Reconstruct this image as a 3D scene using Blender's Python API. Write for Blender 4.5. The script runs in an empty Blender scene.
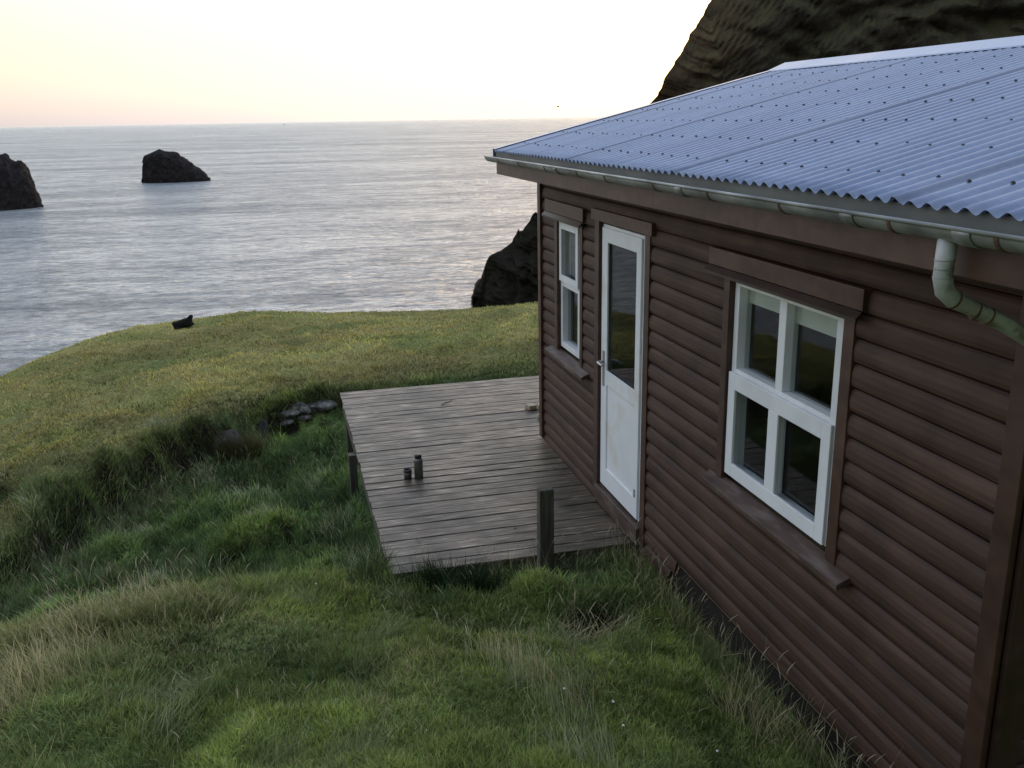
import bpy, math, random
import numpy as np
from mathutils import Vector, Matrix
random.seed(7); rng = np.random.default_rng(11)
S = bpy.context.scene; COL = S.collection

# ------------------------------------------------------------------ survey camera
f = 932.1
CP = np.array([-2.2886, 0.0, 2.8511])
_p, _r, _y = np.radians([15.9556, -1.0426, 14.1167])
F = np.array([np.sin(_y)*np.cos(_p), np.cos(_y)*np.cos(_p), -np.sin(_p)])
R0 = np.array([np.cos(_y), -np.sin(_y), 0]); U0 = np.cross(R0, F)
R = np.cos(_r)*R0+np.sin(_r)*U0; U = -np.sin(_r)*R0+np.cos(_r)*U0
def ray(px, py): return F+R*(px-512)/f-U*(py-384)/f
def on(axis, px, py, v):
    d = ray(px, py); return CP+d*(v-CP[axis])/d[axis]

# ------------------------------------------------------------------ helpers
def tag(o, label=None, cat=None, group=None, kind=None):
    if label: o['label'] = label
    if cat: o['category'] = cat
    if group: o['group'] = group
    if kind: o['kind'] = kind
    return o
def empty(name, loc, label=None, cat=None, group=None):
    o = bpy.data.objects.new(name, None); COL.objects.link(o); o.location = loc
    o.empty_display_size = .2
    return tag(o, label, cat, group)
class MB:
    def __init__(s): s.v = []; s.f = []; s.c = []; s.n = 0; s.tint = None
    def add(s, v, fc):
        s.v += [tuple(map(float, p)) for p in v]; s.f += [tuple(i+s.n for i in q) for q in fc]
        t = s.tint if s.tint is not None else 1.0
        s.c += [t]*len(v); s.n += len(v); return s
    def box(s, x0, x1, y0, y1, z0, z1):
        v = [(x, y, z) for x in (x0, x1) for y in (y0, y1) for z in (z0, z1)]
        return s.add(v, [(0, 1, 3, 2), (4, 6, 7, 5), (0, 4, 5, 1), (2, 3, 7, 6), (0, 2, 6, 4), (1, 5, 7, 3)])
    def tube(s, pts, r, n=12, cap=True):
        pts = [Vector(p) for p in pts]; rs = r if hasattr(r, '__len__') else [r]*len(pts)
        rings = []; up = Vector((0.13, .2, 1)).normalized()
        for i, p in enumerate(pts):
            d = (pts[min(i+1, len(pts)-1)]-pts[max(i-1, 0)]).normalized()
            a = d.cross(up)
            if a.length < .05: a = d.cross(Vector((1, 0, 0)))
            a.normalize(); b = d.cross(a)
            rings.append([p+(a*math.cos(t*2*math.pi/n)+b*math.sin(t*2*math.pi/n))*rs[i] for t in range(n)])
        v = [q for g in rings for q in g]; fc = []
        for i in range(len(pts)-1):
            for t in range(n):
                fc.append((i*n+t, i*n+(t+1) % n, (i+1)*n+(t+1) % n, (i+1)*n+t))
        if cap: fc += [tuple(range(n)), tuple(range((len(pts)-1)*n, len(pts)*n))[::-1]]
        return s.add(v, fc)
    def lathe(s, prof, c=(0, 0, 0), n=24):
        v = []; fc = []
        for (r, z) in prof:
            for t in range(n):
                a = t*2*math.pi/n; v.append((c[0]+r*math.cos(a), c[1]+r*math.sin(a), c[2]+z))
        for i in range(len(prof)-1):
            for t in range(n): fc.append((i*n+t, i*n+(t+1) % n, (i+1)*n+(t+1) % n, (i+1)*n+t))
        return s.add(v, fc)
    def extrude_y(s, prof, y0, y1, cap=True):
        """prof list of (x,z) -> ribbon from y0 to y1"""
        n = len(prof); v = [(x, y0, z) for x, z in prof]+[(x, y1, z) for x, z in prof]
        fc = [(i, i+1, n+i+1, n+i) for i in range(n-1)]
        if cap: fc += [tuple(range(n))[::-1], tuple(range(n, 2*n))]
        return s.add(v, fc)
    def build(s, name, mat, parent=None, smooth=False, bevel=0, shift=(0, 0, 0)):
        me = bpy.data.meshes.new(name)
        me.from_pydata([(a-shift[0], b-shift[1], c-shift[2]) for a, b, c in s.v], [], s.f); me.validate()
        if len(me.vertices) == len(s.c):
            at = me.color_attributes.new('tint', 'FLOAT_COLOR', 'POINT')
            at.data.foreach_set('color', np.repeat(np.array(s.c, np.float32)[:, None], 4, 1).ravel())
        me.materials.append(mat)
        bm_fix(me)
        o = bpy.data.objects.new(name, me); COL.objects.link(o)
        if parent: o.parent = parent
        if smooth:
            me.polygons.foreach_set('use_smooth', [True]*len(me.polygons))
        if bevel:
            b = o.modifiers.new('bevel', 'BEVEL'); b.width = bevel; b.segments = 2; b.limit_method = 'ANGLE'
        return o
def bm_fix(me):
    import bmesh
    b = bmesh.new(); b.from_mesh(me); bmesh.ops.recalc_face_normals(b, faces=b.faces); b.to_mesh(me); b.free()

# ---- numpy noise
_P = rng.random((256, 256))
def vnoise(x, y):
    xi = np.floor(x).astype(int); yi = np.floor(y).astype(int); fx = x-xi; fy = y-yi
    fx = fx*fx*(3-2*fx); fy = fy*fy*(3-2*fy)
    g = lambda a, b: _P[a & 255, b & 255]
    return ((g(xi, yi)*(1-fx)+g(xi+1, yi)*fx)*(1-fy)+(g(xi, yi+1)*(1-fx)+g(xi+1, yi+1)*fx)*fy)*2-1
def fbm(x, y, sc, oc=4, ox=0.):
    r = 0; a = 1; t = 0
    for i in range(oc):
        c, s_ = math.cos(i*1.3+.4), math.sin(i*1.3+.4)
        r = r+a*vnoise((x*c-y*s_)/sc+17.3*i+ox, (x*s_+y*c)/sc+9.1*i+ox*1.7); t += a; a *= .5; sc *= .5
    return r/t
def sstep(a, b, x):
    t = np.clip((x-a)/(b-a), 0, 1); return t*t*(3-2*t)

# ------------------------------------------------------------------ materials
def newmat(name):
    m = bpy.data.materials.new(name); m.use_nodes = True; nt = m.node_tree
    return m, nt, nt.nodes['Principled BSDF'], nt.nodes['Material Output']
def N(nt, typ, **kw):
    n = nt.nodes.new(typ)
    for k, v in kw.items():
        if k.startswith('_'): n.inputs[k[1:]].default_value = v
        else: setattr(n, k, v)
    return n
def noise_tex(nt, scale, detail=4, coord='Object', stretch=None, rough=.55):
    tc = N(nt, 'ShaderNodeTexCoord'); mp = N(nt, 'ShaderNodeMapping')
    nt.links.new(tc.outputs[coord], mp.inputs[0])
    if stretch: mp.inputs['Scale'].default_value = stretch
    n = N(nt, 'ShaderNodeTexNoise'); n.inputs['Scale'].default_value = scale; n.inputs['Detail'].default_value = detail
    n.inputs['Roughness'].default_value = rough
    nt.links.new(mp.outputs[0], n.inputs['Vector']); return n.outputs['Fac']
def ramp(nt, src, stops):
    r = N(nt, 'ShaderNodeValToRGB'); e = r.color_ramp.elements
    while len(e) < len(stops): e.new(.5)
    for i, (p, c) in enumerate(stops):
        e[i].position = p; e[i].color = (*c, 1) if hasattr(c, '__len__') else (c, c, c, 1)
    nt.links.new(src, r.inputs[0]); return r.outputs[0]
def mul(nt, a, b, typ='MULTIPLY', fac=1.0):
    m = N(nt, 'ShaderNodeMix', data_type='RGBA', blend_type=typ); m.inputs[0].default_value = fac
    for s_, t in ((a, m.inputs[6]), (b, m.inputs[7])):
        if hasattr(s_, 'links') or hasattr(s_, 'is_output'): nt.links.new(s_, t)
        else: t.default_value = (*s_, 1)
    return m.outputs[2]
def math_(nt, op, a, b=0.0, c=None):
    m = N(nt, 'ShaderNodeMath', operation=op)
    for i, v in enumerate((a, b, c)):
        if v is None: continue
        if hasattr(v, 'is_output'): nt.links.new(v, m.inputs[i])
        else: m.inputs[i].default_value = v
    return m.outputs[0]
def bump(nt, bs, h, strength=.4, dist=.01):
    b = N(nt, 'ShaderNodeBump'); b.inputs['Strength'].default_value = strength; b.inputs['Distance'].default_value = dist
    nt.links.new(h, b.inputs['Height']); nt.links.new(b.outputs[0], bs.inputs['Normal']); return b
def attr(nt, name='tint'):
    a = N(nt, 'ShaderNodeAttribute'); a.attribute_name = name; return a.outputs['Color']
M = {}
def surf(name, stops, scale, rough, stretch=None, bstr=.3, bdist=.004, tint=False, metallic=0, detail=6, spots=None, rstops=None):
    m, nt, bs, out = newmat(name)
    n = noise_tex(nt, scale, detail, stretch=stretch)
    c = ramp(nt, n, stops)
    if spots:
        n2 = noise_tex(nt, spots[0], 3); c = mul(nt, c, ramp(nt, n2, spots[1]))
    if tint: c = mul(nt, c, attr(nt))
    nt.links.new(c, bs.inputs['Base Color'])
    if rstops: nt.links.new(ramp(nt, n, rstops), bs.inputs['Roughness'])
    else: bs.inputs['Roughness'].default_value = rough
    bs.inputs['Metallic'].default_value = metallic
    if bstr: bump(nt, bs, n, bstr, bdist)
    M[name] = m; return m
surf('siding_paint', [(.3, (.030, .012, .0075)), (.52, (.064, .030, .0195)), (.75, (.098, .052, .035))], 12, .7, (1, .10, 2.2), .5, .003, True,
     spots=(3.5, [(.3, .62), (.5, .95), (.7, 1.2)]))
surf('trim_paint', [(.3, (.042, .018, .011)), (.55, (.078, .036, .024)), (.8, (.115, .062, .043))], 8, .5, (1.5, .3, 1), .4, .003, True,
     spots=(14, [(.3, .75), (.6, 1.1)]))
surf('trim_sill', [(.3, (.045, .025, .021)), (.5, (.085, .052, .042)), (.7, (.17, .135, .12))], 14, .55, (1.5, .3, 1), .6, .004, True)
surf('dark_base', [(.3, (.006, .004, .003)), (.7, (.016, .010, .008))], 6, .8)
surf('white_paint', [(.35, (.80, .84, .88)), (.6, (.87, .90, .94))], 4, .35, None, .05, .001, spots=(2.2, [(.3, .88), (.5, 1.0)]))
surf('door_white', [(.35, (.80, .84, .88)), (.6, (.87, .90, .94))], 3, .4, None, .05, .001, spots=(2.8, [(.28, (.86, .80, .66)), (.45, (1, 1, 1))]))
surf('blind', [(.3, (.55, .56, .5)), (.7, (.65, .65, .6))], 5, .8)
surf('inner_wood', [(.3, (.16, .12, .08)), (.7, (.24, .18, .12))], 5, .7)
surf('deck_wood', [(.28, (.030, .020, .014)), (.42, (.078, .057, .041)), (.57, (.120, .092, .070)), (.68, (.33, .29, .24))], 12, .5, (.35, 4.5, 1), .7, .004, True,
     spots=(1.9, [(.34, (.42, .42, .38)), (.48, (.9, .92, .84)), (.62, (1.5, 1.45, 1.4))]), rstops=[(.3, .62), (.6, .42), (.8, .5)], detail=9)
surf('deck_edge', [(.25, (.05, .045, .035)), (.6, (.12, .11, .085))], 9, .8, (.3, 2, 1), .6, .004)
surf('post_wood', [(.25, (.03, .028, .022)), (.5, (.075, .07, .055)), (.8, (.14, .135, .11))], 12, .8, (3, 3, .3), .8, .005)
surf('galv', [(.3, (.15, .15, .15)), (.55, (.33, .345, .345)), (.8, (.48, .49, .48))], 9, .45, (1, .4, 1), .15, .002, metallic=.35, spots=(3, [(.3, .7), (.6, 1.05)]))
surf('pipe', [(.3, (.17, .15, .14)), (.45, (.40, .42, .43)), (.8, (.60, .62, .62))], 13, .5, None, .25, .003, metallic=.15, spots=(7, [(.3, (.72, .66, .62)), (.5, (1, 1, 1))]))
surf('flashing', [(.3, (.10, .11, .11)), (.7, (.18, .19, .18))], 8, .6, (1, .3, 1))
surf('rust_band', [(.3, (.05, .03, .02)), (.7, (.14, .08, .05))], 20, .8)
surf('dark_metal', [(.3, (.02, .022, .026)), (.7, (.05, .05, .055))], 20, .5)
surf('steel', [(.3, (.16, .16, .16)), (.7, (.24, .24, .23))], 8, .35, None, .05, .001, metallic=.8)
surf('handle_steel', [(.3, (.45, .46, .47)), (.7, (.6, .6, .6))], 8, .3, None, .02, .001, metallic=.9)
surf('black_plastic', [(.3, (.008, .008, .009)), (.7, (.016, .016, .016))], 8, .4)
surf('cup_metal', [(.3, (.05, .048, .045)), (.7, (.08, .075, .07))], 8, .4, metallic=.5)
surf('fresh_wood', [(.3, (.28, .22, .15)), (.7, (.48, .40, .29))], 14, .7, (.4, 4, 4), .4, .003)
surf('black_wool', [(.3, (.003, .003, .003)), (.7, (.008, .007, .006))], 12, 1, bstr=1, bdist=.03)
surf('stone', [(.3, (.03, .028, .026)), (.5, (.09, .085, .08)), (.72, (.26, .25, .245))], 11, .9, None, .9, .02, spots=(20, [(.3, .6), (.6, 1.1)]))
surf('dark_stone', [(.25, (.015, .014, .013)), (.5, (.04, .038, .036)), (.75, (.08, .075, .07))], 5, .9, None, .9, .02, spots=(17, [(.3, .6), (.6, 1.1)]))
surf('ship_paint', [(.3, (.25, .27, .28)), (.7, (.35, .36, .37))], .1, .6)
surf('stem', [(.3, (.05, .09, .03)), (.7, (.08, .13, .05))], 30, .7)
surf('petal', [(.3, (.65, .65, .6)), (.7, (.75, .74, .65))], 50, .7)

# corrugated roof sheet
m, nt, bs, out = newmat('roof_sheet')
n = noise_tex(nt, 3, 5, stretch=(.35, 1, 1)); n2 = noise_tex(nt, 40, 3)
c = mul(nt, ramp(nt, n, [(.3, (.155, .20, .305)), (.55, (.205, .255, .37)), (.8, (.285, .335, .44))]), ramp(nt, n2, [(.3, .9), (.7, 1.05)]))
c = mul(nt, c, attr(nt)); nt.links.new(c, bs.inputs['Base Color'])
bs.inputs['Metallic'].default_value = .5; nt.links.new(ramp(nt, n, [(.3, .27), (.7, .40)]), bs.inputs['Roughness'])
bump(nt, bs, n2, .05, .001); M['roof'] = m
# glass
m, nt, bs, out = newmat('window_glass')
gl = N(nt, 'ShaderNodeBsdfGlossy'); gl.inputs['Roughness'].default_value = .02; gl.inputs['Color'].default_value = (.48, .48, .5, 1)
tr = N(nt, 'ShaderNodeBsdfTransparent'); tr.inputs['Color'].default_value = (.93, .96, .95, 1)
fr = N(nt, 'ShaderNodeFresnel'); ge = N(nt, 'ShaderNodeNewGeometry'); nt.links.new(math_(nt, 'MULTIPLY_ADD', ge.outputs['Backfacing'], 1/1.5-1.5, 1.5), fr.inputs['IOR'])
mx = N(nt, 'ShaderNodeMixShader'); nt.links.new(fr.outputs[0], mx.inputs[0]); nt.links.new(tr.outputs[0], mx.inputs[1]); nt.links.new(gl.outputs[0], mx.inputs[2])
h = noise_tex(nt, 2.2, 1); b = N(nt, 'ShaderNodeBump'); b.inputs['Strength'].default_value = .02; b.inputs['Distance'].default_value = .02
nt.links.new(h, b.inputs['Height']); nt.links.new(b.outputs[0], gl.inputs['Normal'])
nt.links.new(mx.outputs[0], out.inputs['Surface']); M['glass'] = m
# turf ground & grass blades
m, nt, bs, out = newmat('turf_ground')
n = noise_tex(nt, 30, 4); c = mul(nt, attr(nt, 'Col'), ramp(nt, n, [(.3, .35), (.7, .85)]))
nt.links.new(c, bs.inputs['Base Color']); bs.inputs['Roughness'].default_value = .95; bs.inputs['Specular IOR Level'].default_value = .1
bump(nt, bs, n, .8, .03); M['ground'] = m
m, nt, bs, out = newmat('grass_blade')
a = attr(nt, 'Col'); nt.links.new(a, bs.inputs['Base Color']); bs.inputs['Roughness'].default_value = .55; bs.inputs['Specular IOR Level'].default_value = .25
tl = N(nt, 'ShaderNodeBsdfTranslucent'); nt.links.new(a, tl.inputs['Color'])
mx = N(nt, 'ShaderNodeMixShader'); mx.inputs[0].default_value = .3
nt.links.new(bs.outputs[0], mx.inputs[1]); nt.links.new(tl.outputs[0], mx.inputs[2]); nt.links.new(mx.outputs[0], out.inputs['Surface'])
M['blade'] = m
# sea rock and headland
def rockmat(name, cols, green, sc, edge=None):
    m, nt, bs, out = newmat(name)
    n = noise_tex(nt, sc*1.8, 12, rough=.75); c = ramp(nt, n, cols)
    if green:
        g = N(nt, 'ShaderNodeNewGeometry'); sp = N(nt, 'ShaderNodeSeparateXYZ'); nt.links.new(g.outputs['Normal'], sp.inputs[0])
        n3 = noise_tex(nt, sc*.8, 10, rough=.8); c = mul(nt, c, ramp(nt, noise_tex(nt, .45, 8, rough=.8), [(.35, .65), (.65, 1.25)]))
        w = math_(nt, 'ADD', sp.outputs[2], math_(nt, 'MULTIPLY', math_(nt, 'SUBTRACT', n3, .5), 2.2))
        cs = N(nt, 'ShaderNodeSeparateColor'); nt.links.new(attr(nt, 'Col'), cs.inputs[0])
        fac = mul(nt, ramp(nt, w, [(.25, 0.), (.75, 1.)]), cs.outputs[0])
        gc = ramp(nt, noise_tex(nt, sc*3, 6, rough=.7), [(.3, green[0]), (.7, green[1])])
        mm = N(nt, 'ShaderNodeMix', data_type='RGBA'); nt.links.new(fac, mm.inputs[0]); nt.links.new(c, mm.inputs[6]); nt.links.new(gc, mm.inputs[7]); c = mm.outputs[2]
        c = mul(nt, c, mul(nt, ramp(nt, n, [(.4, (.02, .01, .003)), (.65, (.10, .05, .016))]), cs.outputs[1]), 'ADD')  # backlit ridge glow painted in as orange added to the base colour
        c = mul(nt, c, ramp(nt, cs.outputs[0], [(0, .42), (.6, 1.)]))
    nt.links.new(c, bs.inputs['Base Color']); bs.inputs['Roughness'].default_value = .95; bs.inputs['Specular IOR Level'].default_value = .1
    bump(nt, bs, math_(nt, 'ADD', n, math_(nt, 'MULTIPLY', noise_tex(nt, .5, 8, rough=.8), 2.0)), .8, 1.6); return m
M['searock'] = rockmat('sea_rock', [(.3, (.008, .007, .008)), (.5, (.028, .025, .026)), (.7, (.07, .062, .06))], None, .16)
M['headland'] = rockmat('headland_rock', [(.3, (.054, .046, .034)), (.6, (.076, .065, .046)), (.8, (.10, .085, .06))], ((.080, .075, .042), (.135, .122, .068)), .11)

# ------------------------------------------------------------------ terrain
BT = []   # border (scarp top) : az, R0, tanB
for px, py, z in [(-300, 640, -.3), (-120, 590, -.35), (0, 545, -.35), (60, 488, -.35), (120, 453, -.38), (180, 425, -.42), (240, 400, -.42), (300, 392, -.42), (340, 385, -.4), (400, 377, -.35), (540, 362, -.25), (700, 350, -.1), (1000, 330, .4), (1400, 330, 1.2)]:
    d = ray(px, py); hh = math.hypot(d[0], d[1]); t = -d[2]/hh
    BT.append((math.atan2(d[0], d[1]), (CP[2]-z)/t, t))
ET = []
for px, py, re in [(-500, 560, 22), (-250, 465, 26), (0, 378, 31), (45, 357, 35), (90, 340, 39), (135, 327, 43), (175, 322, 46), (260, 311.5, 46), (330, 313, 43), (380, 311.5, 43), (440, 311, 41), (480, 309, 40), (540, 303, 38), (700, 290, 50), (1000, 270, 70), (1400, 250, 90)]:
    d = ray(px, py); hh = math.hypot(d[0], d[1]); ET.append((math.atan2(d[0], d[1]), re, -d[2]/hh))
BT = np.array(BT); ET = np.array(ET)
def far_z(az, r):
    R0_ = np.interp(az, BT[:, 0], BT[:, 1]); b = np.interp(az, BT[:, 0], BT[:, 2])
    Re = np.interp(az, ET[:, 0], ET[:, 1]); e = np.interp(az, ET[:, 0], ET[:, 2])
    q = np.clip((Re-r)/(Re-R0_), 0, 1.15)**2
    z = CP[2]-e*r-(b-e)*R0_*q
    dr = np.maximum(0, r-Re); k = np.interp(az, [0.25, .8], [1, .12])
    return z-k*(.03*np.minimum(dr, 14)**2+np.maximum(0, dr-14)*.9)*1.0, R0_, Re
# control points of the near ground (world metres)
CPTS = [(-2.3, 0, 1.25), (-2.3, 1.2, 1.05), (-2.3, 2.4, .72), (-1.2, 2.4, .5), (-.5, 2.4, .22), (-.1, 3.0, .06), (-.1, 4.0, -.03), (-.1, 4.9, -.1), (-.2, 5.45, -.07),
        (.5, 3.5, -.1), (1, 2.0, .2), (2.5, 2.0, .5), (2.5, 5, -.2), (5, 5, .2), (5, 9, 0), (8, 3, 1.2), (8, 9, .6), (0, .5, .9), (3, -.5, 1.6),
        (-1.7, 3.4, .42), (-1.0, 3.6, .28), (-1.0, 4.6, .05), (-1.7, 4.6, .17), (-1.3, 5.35, -.04), (-.75, 5.35, -.05), (-2.1, 5.3, .0), (-1.85, 5.8, -.08), (-1.0, 6.2, -.5), (-.5, 7.5, -.6),
        (-3.37, 3.1, .68), (-2.8, 4.2, .36), (-3.27, 5.2, .2), (-2.6, 5.45, .05), (-3.85, 4.7, .22), (-4.8, 4.0, .3), (-6, 3, .5), (-7.5, 3, .4), (-5, 1.5, .9), (-8, 0, 1.0),
        (-2.6, 6.4, -.35), (-3.3, 6.3, -.45), (-1.9, 7.2, -.42), (-4.5, 6.0, -.5), (-4.6, 7.0, -.72), (-5.8, 5.2, -.45), (-7, 4.6, -.4), (-3.6, 8.3, -.85), (-4.5, 8.0, -.85), (-2.75, 9.2, -.88), (-1.8, 9.0, -.62), (-2.2, 10, -.88),
        (-3.1, 10.6, -.9), (-2.1, 11.2, -.85), (-1.7, 10.8, -.8), (-.5, 10.5, -.62), (1, 11, -.55), (2, 10.6, -.4), (1, 8.5, -.45), (4, 12, -.1), (-1.9, 8.0, -.5)]
CPTS = np.array(CPTS, float)
def _phi(d2): return .5*d2*np.log(d2+1e-9)
_n = len(CPTS); A = np.zeros((_n+3, _n+3))
_d2 = ((CPTS[:, None, :2]-CPTS[None, :, :2])**2).sum(-1)
A[:_n, :_n] = _phi(_d2)+np.eye(_n)*.02; A[:_n, _n] = 1; A[:_n, _n+1:] = CPTS[:, :2]; A[_n, :_n] = 1; A[_n+1:, :_n] = CPTS[:, :2].T
_w = np.linalg.solve(A, np.concatenate([CPTS[:, 2], [0, 0, 0]]))
def near_z(x, y):
    out = np.empty(len(x))
    for i in range(0, len(x), 50000):
        a, b = x[i:i+50000], y[i:i+50000]
        d2 = (a[:, None]-CPTS[None, :, 0])**2+(b[:, None]-CPTS[None, :, 1])**2
        out[i:i+50000] = _phi(d2)@_w[:_n]+_w[_n]+_w[_n+1]*a+_w[_n+2]*b
    return out
HOLE = (-.60, 4.62)
def lumps(x, y):
    a = fbm(x, y, .75, 3); b_ = 1-np.abs(fbm(x, y, .42, 3, 8.))*3.2
    rr_ = np.hypot(x-CP[0], y); k_ = 1+.9*sstep(5.3, 6.6, rr_)*(x < -1.8)
    return (.13*a+.055*b_-.02)*k_
def flumps(x, y):
    return .24*fbm(x, y, 3.2, 4, 2.)+.20*(1-np.abs(fbm(x*.7, y, 1.0, 3, 6.))*3.2)-.17
def height(x, y, detail=True):
    x = np.asarray(x, float).ravel(); y = np.asarray(y, float).ravel()
    dx, dy = x-CP[0], y; r = np.hypot(dx, dy)+1e-6; az = np.arctan2(dx, dy)
    zf, R0_, Re = far_z(az, r)
    wob = .28*fbm(x, y, .9, 3, 3.)+.10*fbm(x, y, .25, 2, 5.)
    wn = 1-sstep(R0_-.42, R0_+.02, r+wob)
    zn = near_z(x, y)
    rb = r/np.maximum(R0_, 1)
    zn = np.clip(zn, -1.2, 1.6)
    z = zn*wn+zf*(1-wn)
    # hillside that climbs behind the camera and beyond the cabin
    zb = 1.25+.10*r+.5*np.maximum(0, r-4)
    zb = np.minimum(zb, 1.25+.1*r+22)
    wb = sstep(1.25, 2.4, az)+sstep(1.9, 2.7, -az)
    zl = 1.2-.10*r-np.maximum(0, r-35)*.9
    wl = sstep(.75, 1.15, -az)*(1-sstep(1.9, 2.7, -az))*sstep(6, 9, r)
    z = z*(1-wl)+zl*wl
    wb = np.clip(wb, 0, 1)*sstep(2., 4.5, r)
    z = z*(1-wb)+zb*wb
    if detail:
        nr = 1-sstep(9, 16, r)
        z = z+lumps(x, y)*nr*sstep(.0, .5, np.maximum(0, -x))
        z = z+flumps(x, y)*(1-nr)*(.35+.65*sstep(0, 12, np.abs(Re-r)))
        z = z-.34*np.exp(-((((x-HOLE[0])/.17)**2+((y-HOLE[1])/.12)**2))**1.6)
        dk = (x > -1.72) & (x < 2.6) & (y > 5.5) & (y < 9.95)
        z = np.where(dk, np.minimum(z, -.24), z)
        z = np.where((x > -.12) & (x < 5) & (y > 2.3) & (y < 8), np.minimum(z, -.02), z)
    return np.maximum(z, -58)
def turf_color(x, y):
    r = np.hypot(x-CP[0], y); az = np.arctan2(x-CP[0], y); R0_ = np.interp(az, BT[:, 0], BT[:, 1])
    far = sstep(-.25, .5, r-R0_+.3*fbm(x, y, .8, 2))
    n1 = fbm(x, y, 1.3, 4, 21.)*.5+.5; n2 = fbm(x, y, .4, 3, 31.)*.5+.5; n3 = fbm(x, y, 5., 4, 41.)*.5+.5
    big = fbm(x, y, 2.4, 3, 81.)*.5+.5; lush = np.stack([.135+.17*n1, .20+.165*n1, .062+.045*n2], -1)*(.55+1.0*big)[:, None]*(.72+.5*sstep(.3, .65, fbm(x, y, .55, 3, 91.)*.5+.5))[:, None]
    yel = np.stack([.24+.08*n2, .23+.06*n1, .085+.03*n2], -1)
    # dry crest of the near mound
    c = np.exp(-(((y-5.0-.15*(x+3.3))/.55)**2))*sstep(-2.2, -3.0, x)
    c = np.clip(c*1.1+.55*sstep(.52, .75, n2)*sstep(.35, .6, n1)*(1-sstep(4.5, 6, r)), 0, 1)
    near = lush*(1-.35*c[:, None])+yel*.35*c[:, None]
    # lush deep green grass in the hollow, its shade also darkened into the colour
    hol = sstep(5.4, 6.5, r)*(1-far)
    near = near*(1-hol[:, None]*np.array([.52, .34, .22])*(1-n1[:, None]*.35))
    fa = np.stack([.21+.22*n3+.09*n2, .235+.155*n3+.07*n1, .10+.06*n3], -1)*(.6+.8*(fbm(x, y, 2.6, 4, 101.)*.5+.5))[:, None]
    gr = sstep(.45, .75, fbm(x, y, 1.9, 4, 51.)*.5+.5)[:, None]*.6
    fa = fa*(1-gr)+fa*np.array([.55, .75, .6])*gr
    col = near*(1-far[:, None])+fa*far[:, None]
    return col, far, c
# ---- one ground sheet, polar about the viewpoint
az = np.concatenate([np.radians(np.arange(-180, -40, 3.)), np.radians(np.arange(-40, 62, .25)), np.radians(np.arange(62, 180, 3.))])
rr = np.concatenate([[.02], np.arange(.4, 13.5, .06), np.exp(np.linspace(math.log(13.6), math.log(62), 190)), np.exp(np.linspace(math.log(66), math.log(420), 26))])
na, nr_ = len(az), len(rr)
AA, RR = np.meshgrid(az, rr, indexing='ij'); X = CP[0]+RR*np.sin(AA); Y = RR*np.cos(AA)
Z = height(X, Y)
V = np.stack([X.ravel(), Y.ravel(), Z], -1)
I = np.arange(na*nr_).reshape(na, nr_); In = np.roll(I, -1, 0)
Q = np.stack([I[:, :-1], In[:, :-1], In[:, 1:], I[:, 1:]], -1).reshape(-1, 4)
def np_mesh(name, V, Q, mat, col=None, smooth=True, parent=None):
    me = bpy.data.meshes.new(name); me.vertices.add(len(V)); me.vertices.foreach_set('co', V.astype(np.float32).ravel())
    k = Q.shape[1]; me.loops.add(Q.size); me.loops.foreach_set('vertex_index', Q.astype(np.int32).ravel())
    me.polygons.add(len(Q)); me.polygons.foreach_set('loop_start', np.arange(0, Q.size, k, dtype=np.int32)); me.polygons.foreach_set('loop_total', np.full(len(Q), k, np.int32))
    me.update(calc_edges=True)
    if smooth: me.polygons.foreach_set('use_smooth', np.ones(len(Q), bool))
    if col is not None:
        a = me.color_attributes.new('Col', 'FLOAT_COLOR', 'POINT'); a.data.foreach_set('color', np.concatenate([col, np.ones((len(col), 1))], 1).astype(np.float32).ravel())
    me.materials.append(mat); o = bpy.data.objects.new(name, me); COL.objects.link(o)
    if parent: o.parent = parent
    return o
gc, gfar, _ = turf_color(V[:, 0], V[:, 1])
# bare peat on the steep scarp and in the hole
dzr = np.gradient(Z.reshape(na, nr_), axis=1)/np.gradient(RR, axis=1)
steep = sstep(.7, 1.3, np.abs(dzr)).ravel()[:, None]*(RR.ravel() < 16)[:, None]
gc = gc*(1-steep)+np.array([.03, .024, .016])*steep
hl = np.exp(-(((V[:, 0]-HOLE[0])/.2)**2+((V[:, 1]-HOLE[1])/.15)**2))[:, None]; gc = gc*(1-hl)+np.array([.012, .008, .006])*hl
cl = (V[:, 2] < -14)[:, None]; gc = np.where(cl, np.array([.04, .036, .03]), gc)
tag(np_mesh('ground', V, Q[:, ::-1], M['ground'], gc), kind='structure')

def hit(px, py, up=0.0):
    d = ray(px, py); ts = np.linspace(2, 60, 12000); P_ = CP[None]+d[None]*ts[:, None]; hz = height(P_[:, 0], P_[:, 1])+up
    return P_[int(np.argmax(P_[:, 2] < hz))]
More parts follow.
